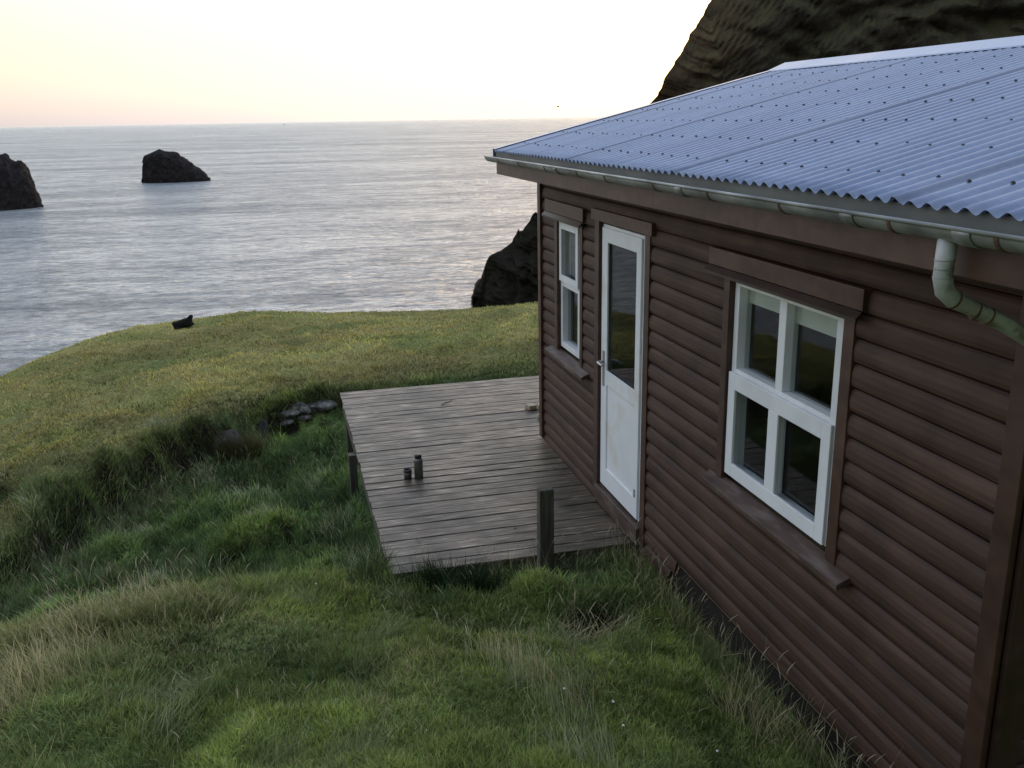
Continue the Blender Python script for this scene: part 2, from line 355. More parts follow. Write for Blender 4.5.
# ------------------------------------------------------------------ grass
def blades(x, y, hgt, wid, lean, leandir, col, hz=None, bend=1.0):
    n = len(x); z = height(x, y)-.012 if hz is None else hz
    fa = rng.uniform(0, np.pi, n); wx, wy = np.cos(fa)*wid/2, np.sin(fa)*wid/2
    lx, ly = np.cos(leandir)*lean*hgt, np.sin(leandir)*lean*hgt
    zz = hgt*np.sqrt(np.clip(1-np.minimum(lean, .95)**2, .08, 1))
    v = np.empty((n, 7, 3)); 
    for k, (t, w) in enumerate(((0, 1), (.4, .85), (.75, .5))):
        o = t**(1+bend)
        v[:, 2*k] = np.stack([x-wx*w+lx*o, y-wy*w+ly*o, z+zz*t], -1); v[:, 2*k+1] = np.stack([x+wx*w+lx*o, y+wy*w+ly*o, z+zz*t], -1)
    v[:, 6] = np.stack([x+lx, y+ly, z+zz*.97], -1)
    b = (np.arange(n)*7)[:, None]
    t3 = np.concatenate([b+np.array([a]) for a in ([0, 1, 3], [0, 3, 2], [2, 3, 5], [2, 5, 4], [4, 5, 6])], 0)
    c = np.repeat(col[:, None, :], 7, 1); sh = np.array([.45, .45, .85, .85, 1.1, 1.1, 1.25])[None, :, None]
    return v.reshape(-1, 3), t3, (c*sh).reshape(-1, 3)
def allowed(x, y):
    r = np.hypot(x-CP[0], y)
    deck = (x > -1.73) & (x < 2.6) & (y > 5.50) & (y < 9.95)
    house = (x > -.01) & (x < 5) & (y > 2.25) & (y < 8)
    hole = (((x-HOLE[0])/.17)**2+((y-HOLE[1])/.115)**2) < 1
    return ~(deck | house | hole)
def scatter(n, r0, r1, a0, a1, powr=1.0):
    """n points in a fan; denser near the viewer"""
    u = rng.random(n); r = np.exp(np.log(r0)+(np.log(r1)-np.log(r0))*u**powr); a = np.radians(rng.uniform(a0, a1, n))
    return CP[0]+r*np.sin(a), r*np.cos(a), r, a
def grass_layer(ncl, per, r0, r1, a0, a1, h0, h1, w0, spread, longgrass=0.0, powr=1.0):
    x, y, r, a = scatter(ncl, r0, r1, a0, a1, powr)
    k = allowed(x, y); x, y, r = x[k], y[k], r[k]
    flow = fbm(x, y, 1.1, 3, 61.)*4+1.9; hm = .55+.9*(fbm(x, y, .6, 3, 71.)*.5+.5)
    X_ = np.repeat(x, per); Y_ = np.repeat(y, per); n = len(X_)
    sp = spread*np.repeat(r, per)**.5
    ox, oy = rng.normal(0, 1, n)*sp, rng.normal(0, 1, n)*sp; X_ = X_+ox; Y_ = Y_+oy
    rq = np.hypot(X_-CP[0], Y_); aq = np.arctan2(X_-CP[0], Y_); rb_ = np.interp(aq, BT[:, 0], BT[:, 1])-rq
    bare = (rb_ > .02) & (rb_ < .42) & (aq > -.09) & (rng.random(n) < .85)
    k = allowed(X_, Y_) & ~bare; X_, Y_, ox, oy = X_[k], Y_[k], ox[k], oy[k]; fl = np.repeat(flow, per)[k]; hh = np.repeat(hm, per)[k]; rp = np.repeat(r, per)[k]
    n = len(X_)
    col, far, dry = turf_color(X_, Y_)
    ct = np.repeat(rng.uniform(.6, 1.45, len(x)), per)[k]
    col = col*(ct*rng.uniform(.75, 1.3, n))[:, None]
    lm = np.where(far > .5, np.clip(.68+flumps(X_, Y_)*1.9, 0, 1), np.clip(.42+lumps(X_, Y_)*3.6, 0, 1)); col = col*(.38+1.05*lm)[:, None]*np.stack([.9+.25*lm, .95+.1*lm, 1.05-.2*lm], -1)  # shade between lumps painted into blades: dips darker, tops lighter and warmer
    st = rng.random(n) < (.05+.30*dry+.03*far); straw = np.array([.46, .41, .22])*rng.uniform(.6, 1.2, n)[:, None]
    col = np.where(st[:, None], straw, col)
    hgt = rng.uniform(h0, h1, n)*hh*(1-.45*far)*(1+.25*dry)
    ld = np.where(rng.random(n) < .35, fl+rng.normal(0, .8, n), np.arctan2(oy, ox)+rng.normal(0, .5, n))
    wid = w0*(rp/4)**.75*rng.uniform(.7, 1.3, n)
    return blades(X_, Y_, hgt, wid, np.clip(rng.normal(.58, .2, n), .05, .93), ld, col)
def merge(parts, name, mat, label):
    vs, ts, cs, o = [], [], [], 0
    for v, t, c in parts: vs.append(v); ts.append(t+o); cs.append(c); o += len(v)
    ob = np_mesh(name, np.concatenate(vs), np.concatenate(ts), mat, np.clip(np.concatenate(cs), 0, 1), smooth=False)
    return tag(ob, label, 'grass', kind='stuff')
L = []
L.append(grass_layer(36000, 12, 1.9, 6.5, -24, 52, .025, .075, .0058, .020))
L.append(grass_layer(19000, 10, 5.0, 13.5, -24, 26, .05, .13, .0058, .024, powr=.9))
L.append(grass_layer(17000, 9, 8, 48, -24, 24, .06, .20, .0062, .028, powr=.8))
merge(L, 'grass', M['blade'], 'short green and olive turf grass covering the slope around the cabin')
# long grass: tussocks, crest fringe, wall fringe, weeds on the scarp
L = []
def fringe(pts, n, sx, h0, h1, col, w=.0045, lean=(.45, .2), ldir=None, jit=.25):
    pts = np.array(pts, float); t = rng.random(n)*(len(pts)-1); i = np.minimum(t.astype(int), len(pts)-2); u = t-i
    p = pts[i]*(1-u)[:, None]+pts[i+1]*u[:, None]
    x, y = p[:, 0]+rng.normal(0, sx, n), p[:, 1]+rng.normal(0, sx, n); k = allowed(x, y); x, y = x[k], y[k]; m_ = len(x)
    c = np.array(col)[None]*rng.uniform(.55, 1.35, m_)[:, None]
    ld = rng.uniform(0, 6.28, m_) if ldir is None else rng.normal(ldir, .9, m_)
    L.append(blades(x, y, rng.uniform(h0, h1, m_), np.full(m_, w)*rng.uniform(.6, 1.3, m_), np.clip(rng.normal(lean[0], lean[1], m_), 0, .92), ld, c, bend=.8))
STRAW = (.62, .54, .30); SILV = (.42, .46, .28); OLV = (.17, .20, .08); GRN = (.08, .16, .055)
fringe([(-.12, 2.5), (-.13, 3.2), (-.12, 4.0), (-.12, 5.4)], 700, .05, .10, .24, OLV)
fringe([(-.14, 2.5), (-.15, 3.4), (-.13, 4.6), (-.15, 5.4)], 220, .05, .16, .30, STRAW, .003)
fringe([(-1.7, 5.42), (-1.2, 5.42), (-.7, 5.42), (-.15, 5.4)], 1300, .05, .08, .2, (.09, .13, .05))
fringe([(-1.7, 5.40), (-.9, 5.40), (-.15, 5.36)], 90, .06, .16, .28, STRAW, .003)
fringe([(-1.85, 5.3), (-1.85, 6.2), (-1.82, 7)], 1500, .07, .14, .30, (.075, .12, .045))
fringe([(-1.9, 5.5), (-1.85, 6.4)], 200, .08, .2, .34, SILV, .003)
CR = [hit(px_, py_)[:2] for px_, py_ in ((-60, 760), (5, 712), (40, 672), (75, 640), (110, 618), (150, 606), (195, 604))]
fringe(CR, 900, .10, .12, .28, STRAW, .0038, (.5, .2), 2.4)
fringe(CR, 2200, .24, .07, .20, (.34, .33, .14), .0045, (.5, .2), 2.4)
fringe([(q_[0]-.1, q_[1]-.35) for q_ in CR], 1500, .3, .05, .15, (.30, .31, .12), .0045, (.5, .2), 2.4)
fringe([(-1.45, 3.9), (-1.25, 3.3), (-1.3, 2.8)], 500, .09, .10, .22, SILV, .003, (.35, .2), 2.2)
fringe([(-1.45, 3.9), (-1.2, 3.3)], 220, .06, .12, .25, STRAW, .0028, (.3, .2), 2.2)
fringe([(-.95, 4.5), (-.75, 4.38), (-.5, 4.36)], 150, .05, .12, .26, STRAW, .0028, (.7, .15), -.3)
fringe([(-.35, 3.6), (-.25, 3.1)], 160, .08, .15, .3, STRAW, .0028)
for q in range(26):   # scattered tufts over the near mound and in the hollow
    a_, r_ = math.radians(random.uniform(-16, 38)), random.uniform(2.6, 5.2)
    x0, y0 = CP[0]+r_*math.sin(a_), r_*math.cos(a_)
    if x0 > -.25: continue
    fringe([(x0, y0), (x0+.1, y0+.12)], 110, .045, .1, .24, random.choice([(.30, .34, .18), OLV, GRN, (.20, .24, .10)]), .0032, (.6, .2), random.uniform(0, 6))
for q in range(75):
    a_, r_ = math.radians(random.uniform(-18, 3)), random.uniform(6.2, 11)
    x0, y0 = CP[0]+r_*math.sin(a_), r_*math.cos(a_)
    fringe([(x0, y0), (x0+random.uniform(-.3, .3), y0+.2)], 150, .09, .10, .22, random.choice([SILV, OLV, (.12, .2, .07), (.16, .23, .11), GRN]), .0055, (.5, .2), random.uniform(1.5, 4.5))
sc_pts = [(CP[0]+r_*math.sin(a_), r_*math.cos(a_)) for a_, r_ in [(b[0], b[1]) for b in BT[2:11]]]
fringe(sc_pts, 5200, .10, .08, .18, (.20, .22, .09), .007, (.6, .2), -1.9)
fringe([(CP[0]+(r_-.35)*math.sin(a_), (r_-.35)*math.cos(a_)) for a_, r_ in [(b[0], b[1]) for b in BT[1:6]]], 2000, .3, .08, .2, (.26, .30, .16), .006)
fringe([(CP[0]+(r_-.6)*math.sin(a_), (r_-.6)*math.cos(a_)) for a_, r_ in [(b[0], b[1]) for b in BT[1:6]]], 700, .25, .25, .42, (.20, .19, .13), .004)
merge(L, 'long_grass', M['blade'], 'longer straw and grey green grass growing in tussocks on banks and along edges')
# seed stalks with heads
L = []
def stalks(pts, n, sx, h0, h1):
    pts = np.array(pts, float); t = rng.random(n)*(len(pts)-1); i = np.minimum(t.astype(int), len(pts)-2); u = t-i
    p = pts[i]*(1-u)[:, None]+pts[i+1]*u[:, None]; x, y = p[:, 0]+rng.normal(0, sx, n), p[:, 1]+rng.normal(0, sx, n)
    k = allowed(x, y); x, y = x[k], y[k]; m_ = len(x); z = height(x, y)
    h_ = rng.uniform(h0, h1, m_); ln = rng.uniform(.1, .5, m_); ld = rng.uniform(0, 6.28, m_)
    c = np.array([.52, .47, .32])[None]*rng.uniform(.7, 1.2, m_)[:, None]
    L.append(blades(x, y, h_, np.full(m_, .0022), ln, ld, c*.8, hz=z, bend=.6))
    hx, hy = x+np.cos(ld)*ln*h_*.8, y+np.sin(ld)*ln*h_*.8
    L.append(blades(hx, hy, h_*.25, np.full(m_, .0055), np.minimum(ln+.35, .9), ld, c, hz=z+h_*np.sqrt(1-ln**2)*.86, bend=.5))
stalks([(-.14, 2.6), (-.2, 3.4), (-.16, 4.6), (-.16, 5.35), (-1.6, 5.38)], 230, .07, .2, .34)
stalks(CR, 120, .2, .22, .4)
stalks([(-1.5, 3.9), (-1.2, 3.2), (-.6, 4.4)], 70, .14, .2, .36)
stalks([(-3.2, 3.4), (-2, 3.6), (-1, 3.8), (-2.5, 5.2)], 90, .35, .14, .26)
stalks([(-4.6, 7.2), (-4.2, 8.4), (-3.4, 9.5), (-2.8, 10.4)], 160, .3, .25, .42)
merge(L, 'seeding_grass', M['blade'], 'thin pale seed stalks standing above the turf')

# dark rush tussock against the deck
def tussock(c, n, rad, h, col, label, name='grass_tussock', cat='tussock'):
    x = np.full(n, c[0])+rng.normal(0, rad, n); y = np.full(n, c[1])+rng.normal(0, rad*.6, n)
    k = allowed(x, y); x, y = x[k], y[k]; n = len(x)
    cc = np.array(col)[None]*rng.uniform(.5, 1.5, n)[:, None]
    v, t, cl_ = blades(x, y, rng.uniform(.5, 1, n)*h, rng.uniform(.003, .0055, n), np.clip(rng.normal(.4, .2, n), 0, .9), np.arctan2(y-c[1], x-c[0])+rng.normal(0, .4, n), cc)
    o = np_mesh(name, v, t, M['blade'], cl_, smooth=False); return tag(o, label, cat)
tussock((-1.32, 5.36), 1500, .12, .27, (.022, .042, .015), 'dark green grass tussock growing against the front edge of the deck')
tussock((-.66, 5.34), 500, .07, .17, (.03, .045, .018), 'small dark grass tuft around the foot of the wooden post')
o = tussock((-2.86, 10.75), 900, .12, .42, (.11, .10, .04), 'upright yellowish clump of tall weeds on the earth bank left of the pale stones', 'weed_clump', 'weeds')

# little pale flower heads
for k_, (px, py) in enumerate([(612, 703), (622, 726), (563, 690), (716, 752), (315, 584)]):
    d = ray(px, py); ts = np.linspace(1.5, 8, 900); P_ = CP[None]+d[None]*ts[:, None]; hz = height(P_[:, 0], P_[:, 1])
    j = int(np.argmax(P_[:, 2] < hz+.10)); p = P_[j]; g = float(hz[j])
    e = empty('daisy', (p[0], p[1], g), 'tiny pale daisy head standing in the turf', 'flower', 'pale flower heads dotted over the near turf')
    mb = MB().tube([(0, 0, -.02), (.004, .003, .05), (.006, 0, .10)], .0012, 5); mb.build('stem', M['stem'], e)
    mb = MB().lathe([(0, .096), (.004, .098), (.0065, .101), (.005, .104), (0, .105)], (.006, 0, 0), 9); mb.build('flower_head', M['petal'], e, smooth=True)

# ------------------------------------------------------------------ stones
def stone(name, loc, size, mat, label, cat='stone', rot=0, group=None, seed=0, sub=4):
    import bmesh
    b = bmesh.new(); bmesh.ops.create_icosphere(b, subdivisions=sub, radius=1)
    r_ = random.Random(seed); pl = [(Vector((r_.gauss(0, 1), r_.gauss(0, 1), r_.gauss(0, 1))).normalized(), r_.uniform(.62, .95)) for _ in range(13)]
    for v in b.verts:
        for n_, d_ in pl:
            k = v.co.dot(n_)-d_
            if k > 0: v.co -= n_*k*.92
        q = v.co*3.1
        v.co *= 1+.07*math.sin(q.x*2.1+seed)*math.cos(q.y*2.7)+.035*math.sin(q.z*9+q.x*7+seed)*math.sin(q.y*8)+r_.uniform(-.008, .008)
        v.co = Vector((v.co.x*size[0], v.co.y*size[1], v.co.z*size[2]))
    me = bpy.data.meshes.new(name); b.to_mesh(me); b.free(); me.materials.append(mat)
    o = bpy.data.objects.new(name, me); COL.objects.link(o); o.location = loc; o.rotation_euler = (r_.uniform(-.2, .2), r_.uniform(-.2, .2), rot)
    return tag(o, label, cat, group)
for px, py, s_, mt, lb in [
    (318, 405, (.24, .14, .07), 'stone', 'large pale grey slab at the right end of the stones in the earth bank'),
    (300, 408, (.15, .11, .085), 'stone', 'grey stone beside the large pale slab in the earth bank'),
    (290, 413, (.13, .10, .07), 'stone', 'pale rounded stone at the left end of the stones in the earth bank'),
    (287, 421, (.10, .08, .05), 'stone', 'small pale stone lying lowest under the other bank stones'),
    (304, 417, (.12, .08, .04), 'stone', 'thin flat stone tucked under the middle of the bank stones'),
    (222, 441, (.30, .2, .17), 'dark_stone', 'big dark boulder half buried in the hollow below the bank'),
    (242, 446, (.14, .12, .07), 'dark_stone', 'smaller dark stone right beside the big half buried boulder'),
    (262, 432, (.10, .10, .20), 'dark_stone', 'upright narrow dark stone below the weed clump in the bank'),
    (362, 640, (.045, .04, .03), 'stone', 'lone small grey brown stone lying in the near turf')]:
    p = hit(px, py); stone('boulder' if s_[0] > .2 else 'stone', (p[0], p[1], p[2]-s_[2]*.15), s_, M[mt], lb, rot=random.uniform(-.3, .3), seed=px)

# ------------------------------------------------------------------ deck
D0, D1, DX = 5.585, 9.90, -1.73
deck = empty('wooden_deck', (DX, D0, -.025), 'weathered grey plank deck standing on posts beside the brown cabin', 'deck')
sh = (DX, D0, 0)
bd = MB(); y = D0; k = 0
while y < D1-.02:
    w = .118+random.uniform(-.001, .001); gap = random.uniform(.006, .010)
    if 7.0 < y < 7.13: gap = .016
    bd.tint = random.uniform(.78, 1.18)*(1.08 if y > 7.06 else .92)
    dz = random.uniform(-.0025, .0025)+(.006 if y > 7.06 else 0)
    xl = DX+random.uniform(-.006, .006); xr_ = -.024 if y+w < 7.98 else 2.6
    z1 = dz; z0 = dz-.027; b_ = .004; ya, yb = y, y+w
    prof = [(ya, z0), (ya, z1-b_), (ya+b_, z1), (yb-b_, z1), (yb, z1-b_), (yb, z0)]
    nseg = 9; xs = [xl+(xr_-xl)*i/nseg for i in range(nseg+1)]; vv = []; fc = []
    for x in xs:
        j = random.uniform(-.0012, .0012); jy = random.uniform(-.0015, .0015)
        vv += [(x, p_+jy, q_+j) for p_, q_ in prof]
    for i in range(nseg):
        for q_ in range(6): fc.append((i*6+q_, i*6+(q_+1) % 6, (i+1)*6+(q_+1) % 6, (i+1)*6+q_))
    fc += [tuple(range(6)), tuple(range(nseg*6, nseg*6+6))[::-1]]
    bd.add(vv, fc); y += w+gap; k += 1
bd.build('deck_boards', M['deck_wood'], deck, shift=sh)
mb = MB()
mb.box(DX+.012, DX+.05, D0+.03, D1-.03, -.17, -.032); mb.build('side_beam', M['deck_edge'], deck, shift=sh)
mb = MB(); mb.box(DX+.055, -.06, D0+.012, D0+.05, -.17, -.032); mb.build('front_beam', M['deck_edge'], deck, shift=sh)
mb = MB(); mb.box(DX+.055, 2.6, D1-.05, D1-.012, -.17, -.032); mb.build('rear_beam', M['deck_edge'], deck, shift=sh)
for i in range(7):
    x = DX+.2+i*.24; mb = MB(); mb.box(x, x+.045, D0+.055, D1-.055, -.16, -.034); mb.build('joist', M['deck_edge'], deck, shift=sh)
for x, y, tp in ((DX-.03, 8.15, -.03), (DX+.06, D1-.2, -.03), (DX+.06, D0+.12, -.035), (-.3, D1-.2, -.03), (-.3, D0+.12, -.035)):
    mb = MB(); mb.box(x-.035, x+.035, y-.045, y+.045, -1.2, tp if x > DX else -.06); mb.build('leg', M['post_wood'], deck, bevel=.004, shift=sh)
sb = MB(); sb.box(-.52, -.52+.001, 5.6, 5.601, -.5, -.499)
# screws heads on boards would be under a pixel; knots and leaves:
for px, py, lb in ((418, 537, 'dark dry leaf scrap lying on the front boards of the deck'), (516, 527, 'dark leaf scrap on the deck boards left of the wooden post'), (445, 402, 'dark twig lying on the far boards of the deck')):
    p = on(2, px, py, .004)
    mb = MB()
    if 'twig' in lb:
        mb.tube([(-.05, -.05, .006), (0, 0, .01), (.06, .04, .006), (.09, .09, .008)], [.004, .006, .005, .003], 6)
        nm, ct = 'twig', 'twig'
    else:
        mb.add([(-.022, 0, .003), (-.005, .014, .010), (.02, .006, .004), (.012, -.012, .012), (-.008, -.012, .006), (0, 0, .014)], [(0, 1, 5), (1, 2, 5), (2, 3, 5), (3, 4, 5), (4, 0, 5)]); nm, ct = 'leaf', 'leaf'
    o = mb.build(nm, M['rust_band'] if nm == 'leaf' else M['post_wood']); o.location = (p[0], p[1], -.015); tag(o, lb, ct)

# post beside the deck
pw = .10; px0, py0 = -.70, 5.50
post = MB()
ht = .50
vv = []
for (z, s_, ox) in ((-.75, 1, 0), (-.1, 1, .002), (.1, .985, .004), (ht-.01, .97, .006), (ht, .9, .006)):
    for a, b in ((-1, -1), (1, -1), (1, 1), (-1, 1)): vv.append((px0+a*pw/2*s_+ox, py0-.01+b*pw/2*s_*.8, z))
fc = [(i*4+j, i*4+(j+1) % 4, (i+1)*4+(j+1) % 4, (i+1)*4+j) for i in range(4) for j in range(4)]+[(3, 2, 1, 0), (16, 17, 18, 19)]
post.add(vv, fc)
e = post.build('wooden_post', M['post_wood'], bevel=.004); tag(e, 'short square weathered wooden post standing at the front edge of the deck', 'post')

# flask and cup
p = on(2, 419, 477.5, -.019)
fl = empty('steel_flask', (p[0], p[1], -.017), 'steel vacuum flask with black lid standing on the deck', 'flask')
mb = MB().lathe([(0, 0), (.034, 0), (.037, .004), (.037, .150), (.034, .163), (.028, .170), (0, .170)]); mb.build('flask_body', M['steel'], fl, smooth=True)
mb = MB().lathe([(.0285, .166), (.0290, .172), (.0290, .198), (.026, .203), (0, .203)]); mb.build('lid', M['black_plastic'], fl, smooth=True)
p = on(2, 408, 479, -.019)
cu = empty('insulated_cup', (p[0], p[1], -.017), 'small dark drinking cup with black rim beside the flask', 'cup')
mb = MB().lathe([(0, 0), (.027, 0), (.031, .004), (.034, .064), (.030, .064), (.027, .012), (0, .012)]); mb.build('cup_body', M['cup_metal'], cu, smooth=True)
mb = MB().lathe([(.0345, .064), (.0355, .068), (.0355, .082), (.031, .084), (.030, .064)]); mb.build('rim', M['black_plastic'], cu, smooth=True)

# timber offcuts by the corner
_q1, _q2, _q3 = on(2, 531, 409, -.02), on(2, 541, 409, -.02), on(2, 541, 418, -.02)
for (x, y, w, d, hh, rz, z, lb) in ((_q1[0], _q1[1], .085, .10, .045, .25, -.016, 'left wood offcut of the small pile by the cabin corner'),
                             (_q2[0]+.02, _q2[1], .10, .11, .05, -.15, -.016, 'right wood offcut of the pile, touching the cabin corner'),
                             (_q3[0]+.02, _q3[1], .09, .07, .035, .5, -.016, 'lower short wood offcut lying in front of the other two')):
    mb = MB().box(-w/2, w/2, -d/2, d/2, 0, hh)
    o = mb.build('wood_offcut', M['fresh_wood'], bevel=.004); o.location = (x, y, z); o.rotation_euler = (0, 0, rz)
    tag(o, lb, 'wood offcut')

# ------------------------------------------------------------------ cabin
YN, YF, XW = 2.31, 7.90, 4.94
H = empty('wooden_cabin', (0, YN, 0), 'brown log sided cabin with a blue grey corrugated metal roof', 'cabin')
HS = (0, YN, 0)
def hb(mb, name, mat, parent=None, **kw): return mb.build(name, M[mat], parent or H, shift=HS if parent is None or parent.get('_s') is None else HS, **kw)
OPEN = [(6.775, 7.41, .93, 2.08), (5.475, 6.38, -.2, 2.16), (3.315, 4.37, .92, 2.09)]
PITCH = .1062; ZT = 2.067
def board_prof(z0, x0=0.0):
    out = []
    for t, dx_ in ((0, .008), (.035, .006), (.045, -.012), (.09, -.0195), (.25, -.0245), (.50, -.0250), (.74, -.0210), (.88, -.0150), (.955, -.0075), (.97, .006), (1.0, .008)):
        out.append((x0+dx_, z0+t*PITCH))
    return out
sd = MB()
for i in range(-3, 23):
    z0 = ZT-(i+1)*PITCH; zc = z0+PITCH/2
    if zc > 2.42 or zc < -.06: continue
    segs = [(YN+.085, YF-.06)]
    for a, b, c, d_ in OPEN:
        if c < zc < d_:
            ns = []
            for s0, s1 in segs:
                if a > s0 and b < s1: ns += [(s0, a), (b, s1)]
                else: ns.append((s0, s1))
            segs = ns
    if zc < .2: segs = [(max(s0, 4.9-12*zc*0), s1) if s0 < 5 else (s0, s1) for s0, s1 in segs]
    if zc < .02: segs = [(5.0, 5.475), (6.38, YF-.06)]
    if len(segs) >= 1 and segs[0][1]-segs[0][0] > .7 and random.random() < .12:
        s0, s1 = segs[0]; q_ = random.uniform(s0+.25, s1-.25); segs = [(s0, q_-.0015), (q_+.0015, s1)]+segs[1:]
    tn = random.uniform(.90, 1.08)
    for s0, s1 in segs:
        nn = max(1, int((s1-s0)/.5)); ys = np.linspace(s0, s1, nn+1)
        sd.tint = tn*random.uniform(.96, 1.04)
        pr = board_prof(z0); n = len(pr); vv = []; fc = []
        for yy in ys:
            w_ = .0015*math.sin(yy*3+i*1.7)
            vv += [(x, yy, z+w_) for x, z in pr]
        for q in range(nn):
            for u_ in range(n-1): fc.append((q*n+u_, q*n+u_+1, (q+1)*n+u_+1, (q+1)*n+u_))
        fc += [tuple(range(n)), tuple(range(nn*n, nn*n+n))]
        sd.add(vv, fc)
hb(sd, 'siding', 'siding_paint')
# near gable siding (faces the viewer), far gable siding, rear siding
ZR = 3.27; XE, ZE = -.40, 2.578
rp = on(1, 787, 67.5, 8.02); XR, ZR = float(rp[0]), float(rp[2]); SL = (ZR-ZE)/(XR-XE); XE2 = 2*XR-XE; XW = XE2-.4
def roof_z(x): return ZE+SL*(x-XE) if x <= XR else ZR-SL*(x-XR)
for (yy, sg, nm) in ((YN+.02, -1, 'gable_siding'), (YF-.03, 1, 'gable_siding')):
    g = MB()
    for i in range(-14, 23):
        z0 = ZT-(i+1)*PITCH; zc = z0+PITCH/2
        xa, xb = .05, XW-.05
        if zc < -.05: continue
        while xa < XR and roof_z(xa)-.06 < z0+PITCH: xa += .02
        while xb > XR and roof_z(xb)-.06 < z0+PITCH: xb -= .02
        if xb-xa < .2: continue
        g.tint = random.uniform(.5, .65)  # shaded gable side darkened in the board tint
        pr = [(sg*(-dx_), z) for dx_, z in board_prof(z0)]
        n = len(pr); vv = [(xa, yy+q, z) for q, z in pr]+[(xb, yy+q, z) for q, z in pr]
        g.add(vv, [(u_, u_+1, n+u_+1, n+u_) for u_ in range(n-1)]+[tuple(range(n)), tuple(range(n, 2*n))])
    hb(g, nm, 'siding_paint')
g = MB()
for i in range(-3, 21):
    z0 = ZT-(i+1)*PITCH
    if z0+PITCH > 2.45 or z0 < -.06: continue
    g.tint = random.uniform(.8, 1.15)
    g.extrude_y([(XW-(x), z) for x, z in board_prof(z0)], YN+.1, YF-.06)
hb(g, 'rear_siding', 'siding_paint')
# structural walls with the openings left free, floor, ceiling
w = MB(); w.tint = 1
ys = [YN+.06]+[v for o_ in sorted(OPEN) for v in (o_[0], o_[1])]+[YF-.06]
for i in range(0, len(ys), 2): w.box(.012, .11, ys[i], ys[i+1], 0, 2.45)
for a, b, c, d_ in OPEN:
    if c > 0: w.box(.012, .11, a, b, 0, c)
    w.box(.012, .11, a, b, d_, 2.45)
w.box(XW-.11, XW-.012, YN+.06, YF-.06, 0, 2.45)
w.box(.11, XW-.11, YN+.06, YN+.12, 0, 2.45); w.box(.11, XW-.11, YF-.12, YF-.06, 0, 2.45)
hb(w, 'inner_wall', 'inner_wood')
mb = MB().box(.12, XW-.12, YN+.13, YF-.13, -.05, -.003); hb(mb, 'floor', 'inner_wood')
mb = MB().box(.02, XW-.02, YN+.05, YF-.05, 2.455, 2.475); hb(mb, 'ceiling', 'inner_wood')
mb = MB(); mb.box(.004, .03, YN+.03, 5.44, -.8, .12); mb.box(.03, XW-.02, YN+.03, YN+.055, -.8, -.052); mb.box(XW-.05, XW-.02, YN+.06, YF-.06, -.8, -.06); mb.box(.03, XW-.05, YF-.09, YF-.06, -.8, -.06)
mb.box(.004, .03, 5.44, YF-.1, -.8, -.052)
hb(mb, 'skirting', 'dark_base')
# corner boards
mb = MB(); mb.tint = .8; mb.box(-.028, .0, YN, YN+.09, -.35, 2.42); hb(mb, 'corner_board', 'trim_paint', bevel=.003)
mb = MB(); mb.tint = .45; mb.box(.002, .11, YN-.026, YN-.001, -.35, 2.46); hb(mb, 'corner_board', 'trim_paint', bevel=.003)  # gable face of the corner: shade put into the darker tint
mb = MB(); mb.tint = 1.05; mb.box(-.045, -.003, YF-.072, YF+.01, .012, 2.42); hb(mb, 'corner_board', 'trim_paint', bevel=.003)
mb = MB(); mb.tint = 1; mb.box(0, .1, YF+.013, YF+.035, .012, 2.46); hb(mb, 'corner_board', 'trim_paint', bevel=.003)
# fascia, soffit
mb = MB(); mb.tint = 1.1; mb.box(-.365, -.34, YN-.55, 8.06, 2.382, 2.535); hb(mb, 'fascia', 'trim_paint', bevel=.003)
mb = MB(); mb.tint = .7; mb.box(-.339, -.0, YN-.5, 8.03, 2.425, 2.44); hb(mb, 'soffit', 'trim_paint'); mb = MB(); mb.tint = .7; mb.box(XW, XE2-.06, YN-.5, 8.03, 2.425, 2.44); hb(mb, 'soffit', 'trim_paint')
mb = MB(); mb.tint = 1; mb.box(XE2-.06, XE2-.035, YN-.55, 8.06, 2.382, 2.535); hb(mb, 'fascia', 'trim_paint')
for yy in (YN-.55, 8.032):   # barge boards
    mb = MB(); mb.tint = 1
    for xa, xb in ((-.34, XR), (XR, XE2-.062)):
        za, zb = roof_z(xa)-.045, roof_z(xb)-.045
        v = [(x, y_, z) for x, zt in ((xa, za), (xb, zb)) for y_ in (yy, yy+.024) for z in (zt-.15, zt)]
        mb.add(v, [(0, 1, 3, 2), (4, 6, 7, 5), (0, 4, 5, 1), (2, 3, 7, 6), (0, 2, 6, 4), (1, 5, 7, 3)])
    hb(mb, 'barge_board', 'trim_paint')
